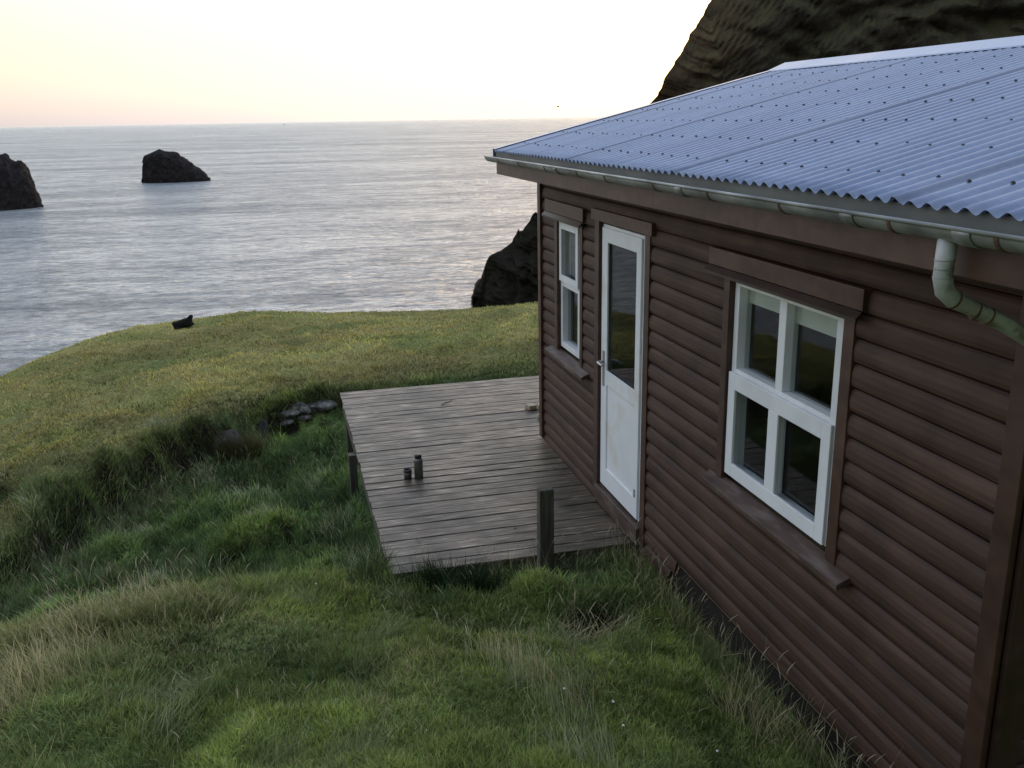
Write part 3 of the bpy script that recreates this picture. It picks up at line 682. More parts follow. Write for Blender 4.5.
# corrugated roof : two slopes
def roof_slope(x0, z0, x1, z1, name):
    y0, y1 = YN-.62, 8.02; WL = .0805; n = int((y1-y0)/WL*10); ys = np.linspace(y0, y1, n+1); ns = 30
    L_ = math.hypot(x1-x0, z1-z0); nx_, nz_ = -(z1-z0)/L_, (x1-x0)/L_
    if nz_ < 0: nx_, nz_ = -nx_, -nz_
    ts = np.linspace(0, 1, ns+1)
    YY, TT = np.meshgrid(ys, ts, indexing='ij')
    sheet = np.floor((YY-y0)/(WL*10.5)); fr_ = ((YY-y0)/(WL*10.5)) % 1
    lap = .0035*(np.sin(sheet*2.3)*.4+1)*((fr_ < .06)).astype(float)+.002*(sheet % 2)
    amp = .0098*np.cos(2*np.pi*(YY-y0)/WL)+lap+.0012*np.sin(YY*2.1+TT*3)
    Xm = x0+(x1-x0)*TT+nx_*amp; Zm = z0+(z1-z0)*TT+nz_*amp
    Vv = np.stack([Xm.ravel(), YY.ravel()-YN, Zm.ravel()], -1)
    I_ = np.arange(Vv.shape[0]).reshape(n+1, ns+1); Q_ = np.stack([I_[:-1, :-1], I_[:-1, 1:], I_[1:, 1:], I_[1:, :-1]], -1).reshape(-1, 4)
    o = np_mesh(name, Vv, Q_, M['roof'], parent=H)
    tn = (.93+.14*((sheet*7.13) % 1))*np.where((fr_ < .05), .72, 1); tn = tn.ravel()
    a = o.data.color_attributes.new('tint', 'FLOAT_COLOR', 'POINT'); a.data.foreach_set('color', np.repeat(tn.astype(np.float32)[:, None], 4, 1).ravel())
    s_ = o.modifiers.new('thick', 'SOLIDIFY'); s_.thickness = .0012; s_.offset = -1 if x1 > x0 else 1
    return o
rf = roof_slope(XE, ZE, XR, ZR, 'roof_sheets'); roof_slope(XE2, ZE, XR, ZR, 'roof_sheets')
# roof screws, on the crests
sc = MB(); WL = .0805; y0 = YN-.62
L_ = math.hypot(XR-XE, ZR-ZE)
for row, tpos in enumerate((.075, .20, .33, .455, .58, .705, .83, .965)):
    k = 0
    for q in range(int((8.0-y0)/WL)):
        pat = (q+row) % 3
        if row == 6 and False: continue
        if q % 2: continue
        yy = y0+q*WL
        if yy > 8.0: continue
        t = tpos+(.006 if q % 4 == 0 and row != 7 else 0)+random.uniform(-.002, .002)
        x = XE+(XR-XE)*t; z = ZE+(ZR-ZE)*t+.0098
        sc.lathe([(.0078, 0), (.0078, .003), (.0045, .004), (.004, .006), (0, .007)], (x, yy, z), 7)
o = hb(sc, 'roof_screws', 'dark_metal'); o['kind'] = 'stuff'
# ridge cap
mb = MB(); mb.tint = 1.25
for sg in (-1, 1):
    x1 = XR+sg*.19; z1 = ZR-SL*.19
    mb.extrude_y([(XR, ZR+.045), (XR+sg*.02, ZR+.043), (x1, z1+.020), (x1+sg*.012, z1+.010)], YN-.63, 8.03, cap=False)
hb(mb, 'ridge_cap', 'roof')
for xa, xb in ((XE, XR-.19), (XR+.19, XE2)):
    for y_in, y_out in ((7.965, 8.036), (YN-.56, YN-.635)):
        mb = MB(); mb.tint = 1.35; v = []
        for x in (xa, xb):
            z = roof_z(x); v += [(x, y_in, z+.017), (x, y_out, z+.019), (x, y_out, z-.08)]
        mb.add(v, [(0, 1, 4, 3), (1, 2, 5, 4)]); hb(mb, 'verge_flashing', 'roof')
# gutter
gx, gz, gr = -.420, 2.532, .046
mb = MB(); pr = []
for i in range(13):
    a = math.pi+math.pi*i/12; pr.append((gx+gr*math.cos(a), gz+gr*math.sin(a)*.95))
inner = [(gx+(gr-.003)*math.cos(math.pi+math.pi*i/12), gz+(gr-.003)*math.sin(math.pi+math.pi*i/12)*.95) for i in range(12, -1, -1)]
mb.extrude_y(pr+inner+[pr[0]], YN-.66, 8.075, cap=False)
rim = [(gx-gr, YN-.66, gz+.002), (gx-gr, 8.075, gz+.002)]
gut = hb(mb, 'gutter', 'galv', smooth=True)
def child(mb, name, mat, par, **kw):
    o = mb.build(name, M[mat], H, shift=HS, **kw); o.parent = par; return o
child(MB().tube(rim, .007, 8), 'gutter_rim', 'galv', gut, smooth=True)
for yy in (8.07, YN-.66):
    v = [(x, yy, z) for x, z in pr]; mb = MB().add(v, [tuple(range(len(v)))]); child(mb, 'end_cap', 'galv', gut)
for yy in (7.6, 6.95, 6.25, 5.55, 5.05, 4.35, 3.75, 3.15, 2.5, 2.05):
    mb = MB(); r2 = gr+.003
    p2 = [(gx+r2*math.cos(math.pi+math.pi*i/12), gz+r2*math.sin(math.pi+math.pi*i/12)*.95) for i in range(13)]
    mb.extrude_y(p2, yy-.008, yy+.008, cap=False)
    o = child(mb, 'gutter_bracket', 'rust_band', gut); o.modifiers.new('t', 'SOLIDIFY').thickness = .003
for yy in (6.0, 4.05, 2.72, 2.18):
    mb = MB(); r2 = gr+.005
    p2 = [(gx+r2*math.cos(math.pi+math.pi*i/12), gz+r2*math.sin(math.pi+math.pi*i/12)*.95) for i in range(13)]
    mb.extrude_y(p2, yy-.035, yy+.035, cap=False); o = child(mb, 'gutter_joint', 'galv', gut, smooth=True); o.modifiers.new('t', 'SOLIDIFY').thickness = .003
mb = MB().box(-.378, -.366, YN-.6, 8.02, 2.49, 2.574); mb.tint = 1; child(mb, 'backing_strip', 'flashing', gut)
# downpipe
dy = 2.285
dp = MB().tube([(gx, dy, 2.498), (gx-.003, dy, 2.43), (gx-.004, dy, 2.385), (gx+.008, dy, 2.345), (gx+.04, dy, 2.318), (gx+.09, dy-.003, 2.295), (-.2, dy-.01, 2.235), (-.06, dy-.015, 2.155), (.2, dy-.03, 2.02), (.36, dy-.03, 1.94), (.40, dy-.03, 1.86), (.40, dy-.03, -.1)], [.028, .028, .028, .029, .027, .025, .025, .025, .025, .025, .025, .025], 16)
o = hb(dp, 'downpipe', 'pipe', smooth=True)
for z_ in (2.435, 2.41, 2.385): child(MB().lathe([(.0284, -.0015), (.030, 0), (.0284, .0015)], (gx-.003, dy, z_), 16), 'pipe_ring', 'galv', o, smooth=True)
for a, b in (((gx+.040, dy, 2.318), (gx+.046, dy, 2.315)), ((-.305, dy-.003, 2.280), (-.300, dy-.004, 2.278)), ((-.262, dy-.006, 2.262), (-.258, dy-.006, 2.260))):
    child(MB().tube([a, b], .0285, 16), 'pipe_clamp', 'rust_band', o)
# --- joinery
def frame_box(mb, y0, y1, z0, z1, t, x0, x1, tb=None, tt=None):
    tb = t if tb is None else tb; tt = t if tt is None else tt
    mb.box(x0, x1, y0, y0+t, z0, z1); mb.box(x0, x1, y1-t, y1, z0, z1); mb.box(x0, x1, y0+t, y1-t, z0, z0+tb); mb.box(x0, x1, y0+t, y1-t, z1-tt, z1)
def casing(y0, y1, z0, z1, hy0, hy1, hz0, hz1, sill, sname='window_trim', cw=.05, ledge=True, sy=None, near=None):
    yn, yo, yf_ = near
    mb = MB(); mb.tint = .95; mb.box(-.031, .01, yo, yn, z0, z1); hb(mb, 'side_trim', 'trim_paint', bevel=.002)
    mb = MB(); mb.tint = .85; mb.box(-.031, .01, y1, yf_, z0, z1); hb(mb, 'side_trim', 'trim_paint', bevel=.002)
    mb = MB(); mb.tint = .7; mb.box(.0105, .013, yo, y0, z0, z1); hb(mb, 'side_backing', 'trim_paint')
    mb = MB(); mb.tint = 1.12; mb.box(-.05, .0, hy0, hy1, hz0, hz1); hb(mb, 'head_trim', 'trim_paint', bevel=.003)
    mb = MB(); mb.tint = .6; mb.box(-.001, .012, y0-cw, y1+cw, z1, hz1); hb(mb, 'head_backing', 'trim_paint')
    if ledge:
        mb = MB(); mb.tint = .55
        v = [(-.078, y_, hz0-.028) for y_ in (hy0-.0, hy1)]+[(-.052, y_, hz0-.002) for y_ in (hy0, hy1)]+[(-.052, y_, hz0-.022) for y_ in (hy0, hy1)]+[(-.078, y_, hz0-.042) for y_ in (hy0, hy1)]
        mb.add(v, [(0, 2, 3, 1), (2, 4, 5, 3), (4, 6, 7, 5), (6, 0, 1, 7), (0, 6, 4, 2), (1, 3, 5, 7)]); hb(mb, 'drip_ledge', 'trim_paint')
    if sill:
        s0, s1 = sy; mb = MB(); mb.tint = 1
        v = [(-.088, y_, z0-.03) for y_ in (s0, s1)]+[(.0, y_, z0+.004) for y_ in (s0, s1)]+[(.0, y_, z0-.03) for y_ in (s0, s1)]+[(-.088, y_, z0-.058) for y_ in (s0, s1)]
        mb.add(v, [(0, 2, 3, 1), (2, 4, 5, 3), (4, 6, 7, 5), (6, 0, 1, 7), (0, 6, 4, 2), (1, 3, 5, 7)]); hb(mb, 'window_sill', 'trim_sill', bevel=.002)
def hole_pane(name, par, y0, y1, z0, z1, x): child(MB().box(x, x+.006, y0, y1, z0, z1), name, 'glass', par)
# big window
wy0, wy1, wz0, wz1 = 3.368, 4.332, .968, 2.048
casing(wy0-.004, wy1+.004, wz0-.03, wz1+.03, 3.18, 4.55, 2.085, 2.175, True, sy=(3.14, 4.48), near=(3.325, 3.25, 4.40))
mb = MB(); frame_box(mb, wy0, wy1, wz0, wz1, .048, .0, .075)
ym = (wy0+wy1)/2+.01; mr = 1.565
mb.box(.003, .072, ym-.032, ym+.032, mr, wz1-.048); mb.box(.002, .073, wy0+.048, wy1-.048, mr-.06, mr)
W1 = hb(mb, 'window_frame', 'white_paint', bevel=.003)
hole_pane('pane', W1, wy0+.05, ym-.034, mr+.002, wz1-.05, .045); hole_pane('pane', W1, ym+.034, wy1-.05, mr+.002, wz1-.05, .045)
mb = MB(); ls0, ls1 = wz0+.006, mr-.022
frame_box(mb, wy0+.006, wy1-.006, ls0, ls1, .072, -.018, -.002, tb=.075, tt=.085); mb.box(-.017, -.003, ym-.046, ym+.046, ls0+.075, ls1-.085)
child(mb, 'lower_sash', 'white_paint', W1, bevel=.003)
hole_pane('pane', W1, wy0+.075, ym-.045, ls0+.07, ls1-.08, .02); hole_pane('pane', W1, ym+.045, wy1-.075, ls0+.07, ls1-.08, .02)
mb = MB(); mb.box(-.0015, .04, ym-.03, ym+.03, ls0+.07, ls1-.08); child(mb, 'mullion', 'white_paint', W1)
mb = MB().box(.054, .058, wy0+.05, ym-.034, 1.90, 2.0).box(.054, .058, ym+.034, wy1-.05, 1.915, 2.0); child(mb, 'blind', 'blind', W1)
# small window
wy0, wy1, wz0, wz1 = 6.872, 7.37, .98, 2.035
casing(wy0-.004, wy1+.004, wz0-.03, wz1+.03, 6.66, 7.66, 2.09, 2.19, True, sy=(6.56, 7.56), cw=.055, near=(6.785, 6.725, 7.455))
mb = MB(); frame_box(mb, wy0, wy1, wz0, wz1, .05, .0, .075); mb.box(.002, .073, wy0+.05, wy1-.05, 1.50, 1.56)
W2 = hb(mb, 'window_frame', 'white_paint', bevel=.003)
mb = MB(); frame_box(mb, wy0+.006, wy1-.006, 1.545, wz1-.006, .055, -.016, -.002); child(mb, 'upper_sash', 'white_paint', W2, bevel=.002)
hole_pane('pane', W2, wy0+.052, wy1-.052, 1.562, wz1-.052, .02); hole_pane('pane', W2, wy0+.052, wy1-.052, wz0+.052, 1.498, .045)
mb = MB().box(.078, .086, wy0, wy1, 1.5, 2.05); child(mb, 'blind', 'flashing', W2)
# door
dy0, dy1, dz0, dz1 = 5.558, 6.345, .134, 2.112
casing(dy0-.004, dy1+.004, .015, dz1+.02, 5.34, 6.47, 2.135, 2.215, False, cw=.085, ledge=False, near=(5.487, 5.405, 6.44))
mb = MB(); mb.tint = .9; mb.box(-.05, .05, dy0-.07, dy1+.0, .0, .125); hb(mb, 'threshold', 'trim_sill', bevel=.003)
mb = MB()
mb.box(.002, .05, dy0, dy0+.045, dz0, dz1).box(.002, .05, dy1-.045, dy1, dz0, dz1).box(.002, .05, dy0+.045, dy1-.045, dz1-.04, dz1).box(.002, .05, dy0+.045, dy1-.045, dz0, dz0+.02)
hb(mb, 'door_frame', 'door_white', bevel=.002)
mb = MB(); a0, a1 = dy0+.022, dy1-.022; b0, b1 = dz0+.012, dz1-.02
st = .115
mb.box(-.014, .0, a0, a0+st*.72, b0, b1); mb.box(-.014, .0, a1-st, a1, b0, b1)
mb.box(-.014, .0, a0+st*.72, a1-st, b1-.10, b1); mb.box(-.014, .0, a0+st*.72, a1-st, .95, 1.06); mb.box(-.014, .0, a0+st*.72, a1-st, b0, b0+.15)
mb.box(-.004, .02, a0+st*.72, a1-st, b0+.15, .95)
DR = hb(mb, 'door', 'door_white', bevel=.003)
hole_pane('pane', DR, a0+st*.72-.004, a1-st+.004, 1.056, b1-.096, .004)
child(MB().box(-.019, -.0142, a1-.075, a1-.038, .93, 1.20), 'lock_plate', 'handle_steel', DR, bevel=.002)
child(MB().tube([(-.018, a1-.056, 1.115), (-.055, a1-.056, 1.115), (-.066, a1-.07, 1.115), (-.066, a1-.17, 1.112)], [.010, .010, .010, .008], 10), 'handle', 'handle_steel', DR, smooth=True)
child(MB().box(-.018, -.0142, a0+.03, a0+.05, .30, .36), 'hinge', 'handle_steel', DR)

# ------------------------------------------------------------------ sheep on the brow
p = hit(185, 327)
sh_ = empty('sheep', (p[0], p[1], p[2]-.03), 'black sheep lying on the far grassy brow above the sea', 'sheep')
def skin(name, pts, edges, radii, mat, parent, sub=2):
    me = bpy.data.meshes.new(name); me.from_pydata(pts, edges, []); me.materials.append(mat)
    o = bpy.data.objects.new(name, me); COL.objects.link(o); o.parent = parent
    sk = o.modifiers.new('skin', 'SKIN'); 
    for i, r_ in enumerate(radii): me.skin_vertices[0].data[i].radius = (r_, r_) if not hasattr(r_, '__len__') else r_
    me.skin_vertices[0].data[0].use_root = True
    s2 = o.modifiers.new('sub', 'SUBSURF'); s2.levels = s2.render_levels = sub
    sk.use_smooth_shade = True
    return o
if not True: pass
_me = bpy.data.meshes.new('probe'); bpy.data.meshes.remove(_me)
def make_sheep():
    import bmesh
    pts = [(-.34, 0, .17), (-.18, 0, .20), (.06, 0, .21), (.26, 0, .23), (.31, 0, .32), (.33, 0, .40), (.39, 0, .40), (.46, 0, .36), (.30, .14, .09), (.38, .10, .05), (.30, -.14, .09), (.38, -.10, .05), (-.28, .17, .09), (-.14, .19, .05), (-.28, -.17, .09), (-.14, -.19, .05), (.34, .10, .44), (.34, -.10, .44), (-.43, 0, .14)]
    ed = [(0, 1), (1, 2), (2, 3), (3, 4), (4, 5), (5, 6), (6, 7), (3, 8), (8, 9), (3, 10), (10, 11), (0, 12), (12, 13), (0, 14), (14, 15), (5, 16), (5, 17), (0, 18)]
    ra = [.17, .20, .20, .17, .13, .11, .09, .055, .06, .035, .06, .035, .08, .035, .08, .035, .022, .022, .03]
    me = bpy.data.meshes.new('sheep_body'); me.from_pydata(pts, ed, []); me.materials.append(M['black_wool'])
    o = bpy.data.objects.new('sheep_body', me); COL.objects.link(o); o.parent = sh_
    o.modifiers.new('skin', 'SKIN')
    if not me.skin_vertices: 
        bm = bmesh.new(); bm.from_mesh(me); bm.verts.layers.skin.verify(); bm.to_mesh(me); bm.free()
    for i, r_ in enumerate(ra): me.skin_vertices[0].data[i].radius = (r_, r_)
    me.skin_vertices[0].data[1].use_root = True
    s2 = o.modifiers.new('sub', 'SUBSURF'); s2.levels = s2.render_levels = 2
make_sheep(); sh_.rotation_euler = (0, -.22, -.1); sh_.scale = (.78, .78, .78)

# ------------------------------------------------------------------ sea
sea = MB().add([(-60000, -3000, -50), (90000, -3000, -50), (90000, 120000, -50), (-60000, 120000, -50)], [(0, 1, 2, 3)])
m, nt, bs, out = newmat('sea_water')
tc = N(nt, 'ShaderNodeTexCoord')
def seanoise(scale, rot, st, detail=3, dist=0.):
    mp = N(nt, 'ShaderNodeMapping'); mp.inputs['Rotation'].default_value = (0, 0, rot); mp.inputs['Scale'].default_value = st
    nt.links.new(tc.outputs['Object'], mp.inputs[0]); n = N(nt, 'ShaderNodeTexNoise'); n.inputs['Scale'].default_value = scale; n.inputs['Detail'].default_value = detail; n.inputs['Distortion'].default_value = dist
    nt.links.new(mp.outputs[0], n.inputs['Vector']); return n.outputs['Fac']
h1 = seanoise(.035, .35, (.45, 1, 1), 6, .5); h2 = seanoise(.16, .1, (.55, 1, 1), 5, .4); h3 = seanoise(.7, -.2, (.6, 1, 1), 4)
hs = math_(nt, 'ADD', math_(nt, 'MULTIPLY', h1, 8.0), math_(nt, 'ADD', math_(nt, 'MULTIPLY', h2, 6.5), math_(nt, 'MULTIPLY', h3, 1.8)))
b = bump(nt, bs, hs, 1.0, 1.0)
streak = seanoise(.006, .25, (.25, 1.6, 1), 5, .4)
nt.links.new(ramp(nt, streak, [(.35, (.05, .07, .10)), (.65, (.13, .15, .17))]), bs.inputs['Base Color'])
nt.links.new(ramp(nt, streak, [(.35, .12), (.65, .28)]), bs.inputs['Roughness'])
bs.inputs['IOR'].default_value = 1.34; bs.inputs['Specular Tint'].default_value = (.80, .90, 1, 1)
nt.nodes.remove(bs)
df = N(nt, 'ShaderNodeBsdfDiffuse'); nt.links.new(ramp(nt, streak, [(.38, (.09, .11, .125)), (.62, (.19, .205, .21))]), df.inputs['Color'])
gs = N(nt, 'ShaderNodeBsdfGlossy'); gs.inputs['Roughness'].default_value = .2; gs.inputs['Color'].default_value = (1, 1, 1, 1)
fr = N(nt, 'ShaderNodeFresnel'); fr.inputs['IOR'].default_value = 1.34
for q in (df, gs, fr): nt.links.new(b.outputs[0], q.inputs['Normal'])
fc_ = math_(nt, 'MINIMUM', math_(nt, 'MULTIPLY_ADD', fr.outputs[0], 1.0, .08), .92)
chop = math_(nt, 'MULTIPLY', ramp(nt, seanoise(.13, .1, (.38, 1, 1), 6, .8), [(.40, .70), (.50, 1.02), (.66, 1.2)]), ramp(nt, seanoise(.5, -.1, (.5, 1, 1), 5, .5), [(.34, .60), (.54, 1.08)]))
chop = math_(nt, 'MULTIPLY', chop, ramp(nt, seanoise(.012, .2, (.3, 1.3, 1), 5, .6), [(.38, .74), (.62, 1.1)]))
fc_ = math_(nt, 'MULTIPLY', fc_, chop)
dc = mul(nt, ramp(nt, streak, [(.38, (.23, .26, .28)), (.62, (.33, .345, .35))]), math_(nt, 'MULTIPLY_ADD', chop, .8, .35)); nt.links.new(dc, df.inputs['Color'])  # bright and dark wave facets painted into reflectance and diffuse colour
mx = N(nt, 'ShaderNodeMixShader'); nt.links.new(fc_, mx.inputs[0]); nt.links.new(df.outputs[0], mx.inputs[1]); nt.links.new(gs.outputs[0], mx.inputs[2]); nt.links.new(mx.outputs[0], out.inputs['Surface'])
tag(sea.build('sea', m), kind='structure')

# ------------------------------------------------------------------ sea stacks and headland
def massif(name, prof, zb, depthf, mat, n_u=160, n_t=90, amp=2.0, sc=9., par=None, skew=0., ledge=0):
    """prof: (px, py_top) pixels surveyed at range; standing on the plane through the base pixel"""
    pass
def local_frame(px, dist):
    d = ray(px, 120); d[2] = 0; d /= np.linalg.norm(d); rt = np.array([d[1], -d[0], 0]); return d, rt
def stack(name, base_px, base_py, sil, depth, label, amp, sc, seed):
    b = on(2, base_px, base_py, -50); dist = math.hypot(b[0]-CP[0], b[1]); d, rt = local_frame(base_px, dist)
    # silhouette to local (u,z) at the plane through b facing the viewer
    us, zs = [], []
    for px, py in sil:
        r_ = ray(px, py); t = ((b-CP)@d)/(r_@d); q = CP+r_*t; us.append((q-b)@rt); zs.append(q[2])
    us, zs = np.array(us), np.array(zs)
    nu, nt_ = 170, 80; u = np.linspace(us[0], us[-1], nu); Hh = np.interp(u, us, zs)+50
    ph = np.linspace(0, np.pi, nt_); UU, PP = np.meshgrid(u, ph, indexing='ij'); HH = np.repeat(Hh[:, None], nt_, 1)
    mid = (us[0]+us[-1])/2; hw = (us[-1]-us[0])/2
    dep = depth*np.sqrt(np.clip(1-((UU-mid)/hw)**2*.92, .02, 1))
    v_ = -np.cos(PP)*dep; z_ = HH*np.sin(PP)**.55
    n1 = fbm(UU.ravel()+v_.ravel()*.7+seed, z_.ravel()+v_.ravel()*.5, sc, 5, seed).reshape(UU.shape)
    n2 = fbm(UU.ravel()-v_.ravel()+seed, z_.ravel()*1.4, sc*.3, 4, seed+3).reshape(UU.shape)
    n5 = fbm(UU.ravel()+v_.ravel()+seed, z_.ravel()*1.2, sc*.12, 3, seed+7).reshape(UU.shape); v_ = v_+n5*amp*.6*np.sin(PP)
    v_ = v_+(n1*amp*1.6+n2*amp*.9)*np.sin(PP); uu = UU+(n2*amp*.9+n5*amp*.5); z_ = z_+(n2*amp*.9+n1*amp*.3+n5*amp*.5)*np.sin(PP)
    Vv = b[None]+uu.ravel()[:, None]*rt[None]+(v_.ravel()+depth*.35)[:, None]*d[None]; Vv[:, 2] = -50.8+z_.ravel()
    I_ = np.arange(nu*nt_).reshape(nu, nt_); Q_ = np.stack([I_[:-1, :-1], I_[:-1, 1:], I_[1:, 1:], I_[1:, :-1]], -1).reshape(-1, 4)
    o = np_mesh(name, Vv, Q_, M['searock'], smooth=False); return tag(o, label, 'sea stack')
stack('sea_stack', 175, 182, [(142, 182), (142.6, 160), (144, 155), (150, 152.5), (158, 149.5), (164, 151), (172, 151.5), (178, 153), (183, 158), (190, 161), (196, 167), (203, 171), (210, 178.5)], 16, 'low dark rock stack in the sea with a flat sloping top, further right', 1.6, 8, 3.)
stack('sea_stack', 5, 209, [(-75, 209), (-60, 190), (-40, 165), (-15, 156), (2, 154), (5, 153.5), (10, 158), (15, 161), (20, 159), (28, 168), (32, 180), (36, 190), (42, 202), (42.5, 206)], 22, 'taller dark rock stack cut by the left edge of the picture', 1.8, 9, 13.)
# headland : a cliff wall rising to the right, set about 270 m away
hx = on(2, 478, 310, -50); hd, hr = local_frame(478, 260)
sil = [(474, 309), (473, 296), (478, 284), (484, 276), (485, 262), (491, 254), (502, 248), (512, 242), (517, 230), (527, 226), (531, 215), (545, 208), (560, 190), (590, 160), (615, 135), (648, 105), (659, 92), (664, 80), (674, 62), (684, 46), (690, 34), (697, 26), (704, 12), (712, -2), (740, -45), (800, -120), (900, -230), (1000, -300), (1300, -420), (1700, -520)]
us, zs = [], []
for px, py in sil:
    r_ = ray(px, py); t = ((hx-CP)@hd)/(r_@hd); q = CP+r_*t; us.append((q-hx)@hr); zs.append(q[2]+52)
us, zs = np.array(us), np.array(zs)
for i in range(1, len(us)):
    if us[i] <= us[i-1]: us[i] = us[i-1]+.05
u = np.concatenate([np.linspace(us[0], us[15], 240)[:-1], np.linspace(us[15], us[23], 140)[:-1], np.linspace(us[23], us[-1], 200)]); Hh = np.interp(u, us, zs)
nt_ = 240; tt = np.linspace(0, 1, nt_); UU, TT = np.meshgrid(u, tt, indexing='ij'); HH = np.repeat(Hh[:, None], nt_, 1)
# t 0..0.62 face towards viewer, then gentle back
face = np.clip(TT/.68, 0, 1); back = np.clip((TT-.68)/.32, 0, 1)
run = HH*.62*(1+.25*np.sin(UU/23))            # how far the face leans back
v_ = -run*(1-face)**1.15+back*70
z_ = HH*(face**.9)*(1-.97*back**.75)
uf, vf, zf = UU.ravel(), v_.ravel(), z_.ravel()
n1 = fbm(uf+vf*.4, zf*1.1+vf*.3, 26, 5, 4.).reshape(UU.shape); n2 = fbm(uf-vf*.4, zf*1.6, 7, 5, 9.).reshape(UU.shape)
ln = np.sin(zf/6.+fbm(uf, zf, 30, 2, 2.)*5).reshape(UU.shape)
env = np.sin(np.clip(face, 0, 1)*np.pi)**.5*(1-back)
sh0 = sstep(0, 12, UU-us[0])
v_ = v_+(n1*9*sh0+n2*3)*np.maximum(env, .0)
n4 = fbm(uf+vf*.8, zf*1.3-vf*.5, 2.6, 4, 19.).reshape(UU.shape); rid = (1-np.abs(fbm(uf*.8-vf*.3, zf*.7, 14, 4, 29.))*2.6).reshape(UU.shape)
v_ = v_+n4*4.2*env
uu = UU+(n2*1.0+n4*1.6)*(1-back); z_ = np.maximum(z_+(n2*1.2+n4*1.2)*face*(1-back), -1)
Vv = hx[None]+uu.ravel()[:, None]*hr[None]+v_.ravel()[:, None]*hd[None]; Vv[:, 2] = -52+z_.ravel()
I_ = np.arange(len(u)*nt_).reshape(len(u), nt_); Q_ = np.stack([I_[:-1, :-1], I_[1:, :-1], I_[1:, 1:], I_[:-1, 1:]], -1).reshape(-1, 4)
gmask = (sstep(48, 62, zf)*sstep(us[15]-us[0], us[20]-us[0]+5, uf-us[0])); rim_glow = sstep(.55, .95, TT.ravel()/.68)*(1-sstep(us[22]-us[0], us[24]-us[0]+12, uf-us[0]))*sstep(45, 56, zf)  # second mask: ridge edge that takes the painted sun glow
colh = np.stack([gmask, rim_glow, gmask*0], -1)
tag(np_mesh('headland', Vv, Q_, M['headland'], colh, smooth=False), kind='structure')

# ------------------------------------------------------------------ ship and bird far off
p = on(2, 284, 126, -50); d, rt = local_frame(284, 1)
b = CP+(p-CP)/np.linalg.norm(p-CP)*16000; b[2] = -50
sp = empty('ship', tuple(b), 'tiny ship far out on the horizon above the sea stack', 'ship')
mb = MB().add([(-15, -4, 0), (13, -4, 0), (20, 0, 0), (13, 4, 0), (-15, 4, 0), (-16, -4, 5), (14, -4, 5), (24, 0, 6), (14, 4, 5), (-16, 4, 5)], [(0, 1, 2, 3, 4), (9, 8, 7, 6, 5), (0, 5, 6, 1), (1, 6, 7, 2), (2, 7, 8, 3), (3, 8, 9, 4), (4, 9, 5, 0)])
mb.build('hull', M['ship_paint'], sp); MB().box(-13, -4, -3, 3, 5.01, 14).build('deckhouse', M['ship_paint'], sp); MB().tube([(2, 0, 5), (2, 0, 16)], .6, 6).build('mast', M['ship_paint'], sp)
b = CP+ray(558, 107)*90
mb = MB().add([(-.28, 0, .06), (-.12, -.04, .10), (0, -.05, .02), (.12, -.04, .10), (.28, 0, .06), (-.10, .08, .08), (0, .22, 0), (.10, .08, .08), (0, -.14, .01), (0, .02, -.05)],
              [(0, 1, 5), (1, 2, 6, 5), (2, 3, 7, 6), (3, 4, 7), (2, 1, 8), (3, 2, 8), (8, 1, 9), (8, 9, 3), (9, 1, 5), (9, 7, 3), (9, 5, 6), (9, 6, 7)])
o = mb.build('seabird', M['searock']); o.location = tuple(b); o.rotation_euler = (0, .2, 1.9); tag(o, 'tiny seabird gliding over the horizon left of the roof', 'bird')

# ------------------------------------------------------------------ light
sd_ = ray(775, 62); SAZ = math.atan2(sd_[0], sd_[1]); SEL = math.radians(4.0)
sun = bpy.data.lights.new('sun', 'SUN'); sun.energy = 1.3; sun.angle = math.radians(.6); sun.color = (1, .72, .45)
so = bpy.data.objects.new('sun', sun); COL.objects.link(so)
dv = Vector((math.sin(SAZ)*math.cos(SEL), math.cos(SAZ)*math.cos(SEL), math.sin(SEL)))
so.rotation_euler = dv.to_track_quat('Z', 'Y').to_euler(); so.location = (0, 0, 30)
W = bpy.data.worlds.new('World'); S.world = W; W.use_nodes = True; nt = W.node_tree; nt.nodes.clear()
out = N(nt, 'ShaderNodeOutputWorld'); bg = N(nt, 'ShaderNodeBackground'); nt.links.new(bg.outputs[0], out.inputs[0])
sk = N(nt, 'ShaderNodeTexSky'); sk.sky_type = 'NISHITA'; sk.sun_disc = False; sk.sun_elevation = SEL; sk.sun_rotation = SAZ; sk.dust_density = 2.0
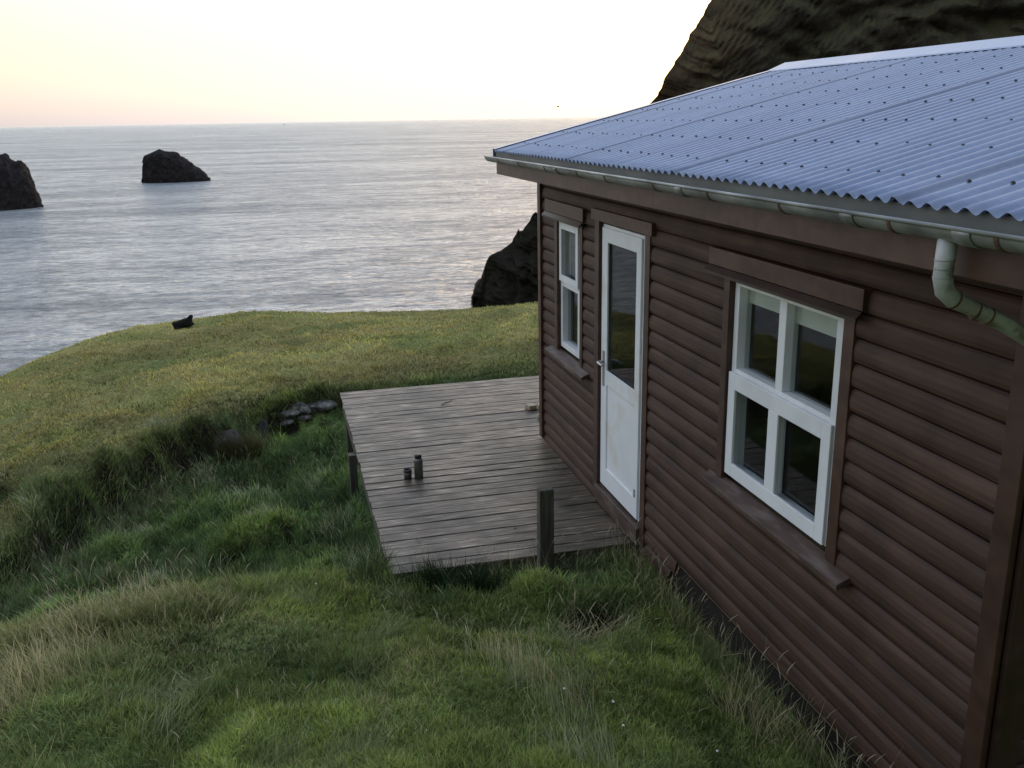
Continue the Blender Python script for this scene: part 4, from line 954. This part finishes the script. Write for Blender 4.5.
sc_ = N(nt, 'ShaderNodeVectorMath', operation='SCALE'); nt.links.new(sk.outputs[0], sc_.inputs[0]); sc_.inputs['Scale'].default_value = .6
tc = N(nt, 'ShaderNodeTexCoord'); sx = N(nt, 'ShaderNodeSeparateXYZ'); nt.links.new(tc.outputs['Generated'], sx.inputs[0])
base = ramp(nt, sx.outputs[2], [(0, (.72, .66, .65)), (.028, (.88, .77, .69)), (.07, (1.0, .91, .72)), (.14, (1.0, .97, .84)), (.36, (1.0, 1.1, 1.25)), (1, (.86, 1.02, 1.36))])
gd = Vector(ray(590, 0)); gd.normalize()
dt = N(nt, 'ShaderNodeVectorMath', operation='DOT_PRODUCT'); nt.links.new(tc.outputs['Generated'], dt.inputs[0]); dt.inputs[1].default_value = (gd.x, gd.y, .05)
gf = ramp(nt, math_(nt, 'MULTIPLY_ADD', dt.outputs['Value'], .5, .5), [(0, .36), (.3, .55), (.6, .9), (.8, .97), (.95, 1.0), (.985, 1.0)])
gl2 = ramp(nt, dt.outputs['Value'], [(.82, (0, 0, 0)), (.94, (.14, .15, .17)), (1, (.34, .32, .27))])
c = mul(nt, base, gf); c = mul(nt, c, gl2, 'ADD')
add = N(nt, 'ShaderNodeVectorMath', operation='ADD'); nt.links.new(c, add.inputs[0])
# keep the physical sky as a quiet tint below the haze
nt.links.new(sc_.outputs[0], add.inputs[1]); sc_.inputs['Scale'].default_value = .05
nt.links.new(add.outputs[0], bg.inputs['Color']); bg.inputs['Strength'].default_value = 1.0

# ------------------------------------------------------------------ camera
cam = bpy.data.cameras.new('camera'); co = bpy.data.objects.new('camera', cam); COL.objects.link(co)
cam.sensor_width = 36; cam.lens = f/1024*36; cam.clip_start = .05; cam.clip_end = 250000
co.matrix_world = Matrix(((R[0], U[0], -F[0], CP[0]), (R[1], U[1], -F[1], CP[1]), (R[2], U[2], -F[2], CP[2]), (0, 0, 0, 1)))
S.camera = co
S.view_settings.view_transform = 'Standard'; S.view_settings.look = 'None'; S.view_settings.exposure = 0
S.cycles.max_bounces = 6; S.cycles.transparent_max_bounces = 8
S.cycles.use_denoising = True
print('ROOF', XR, ZR, SL)
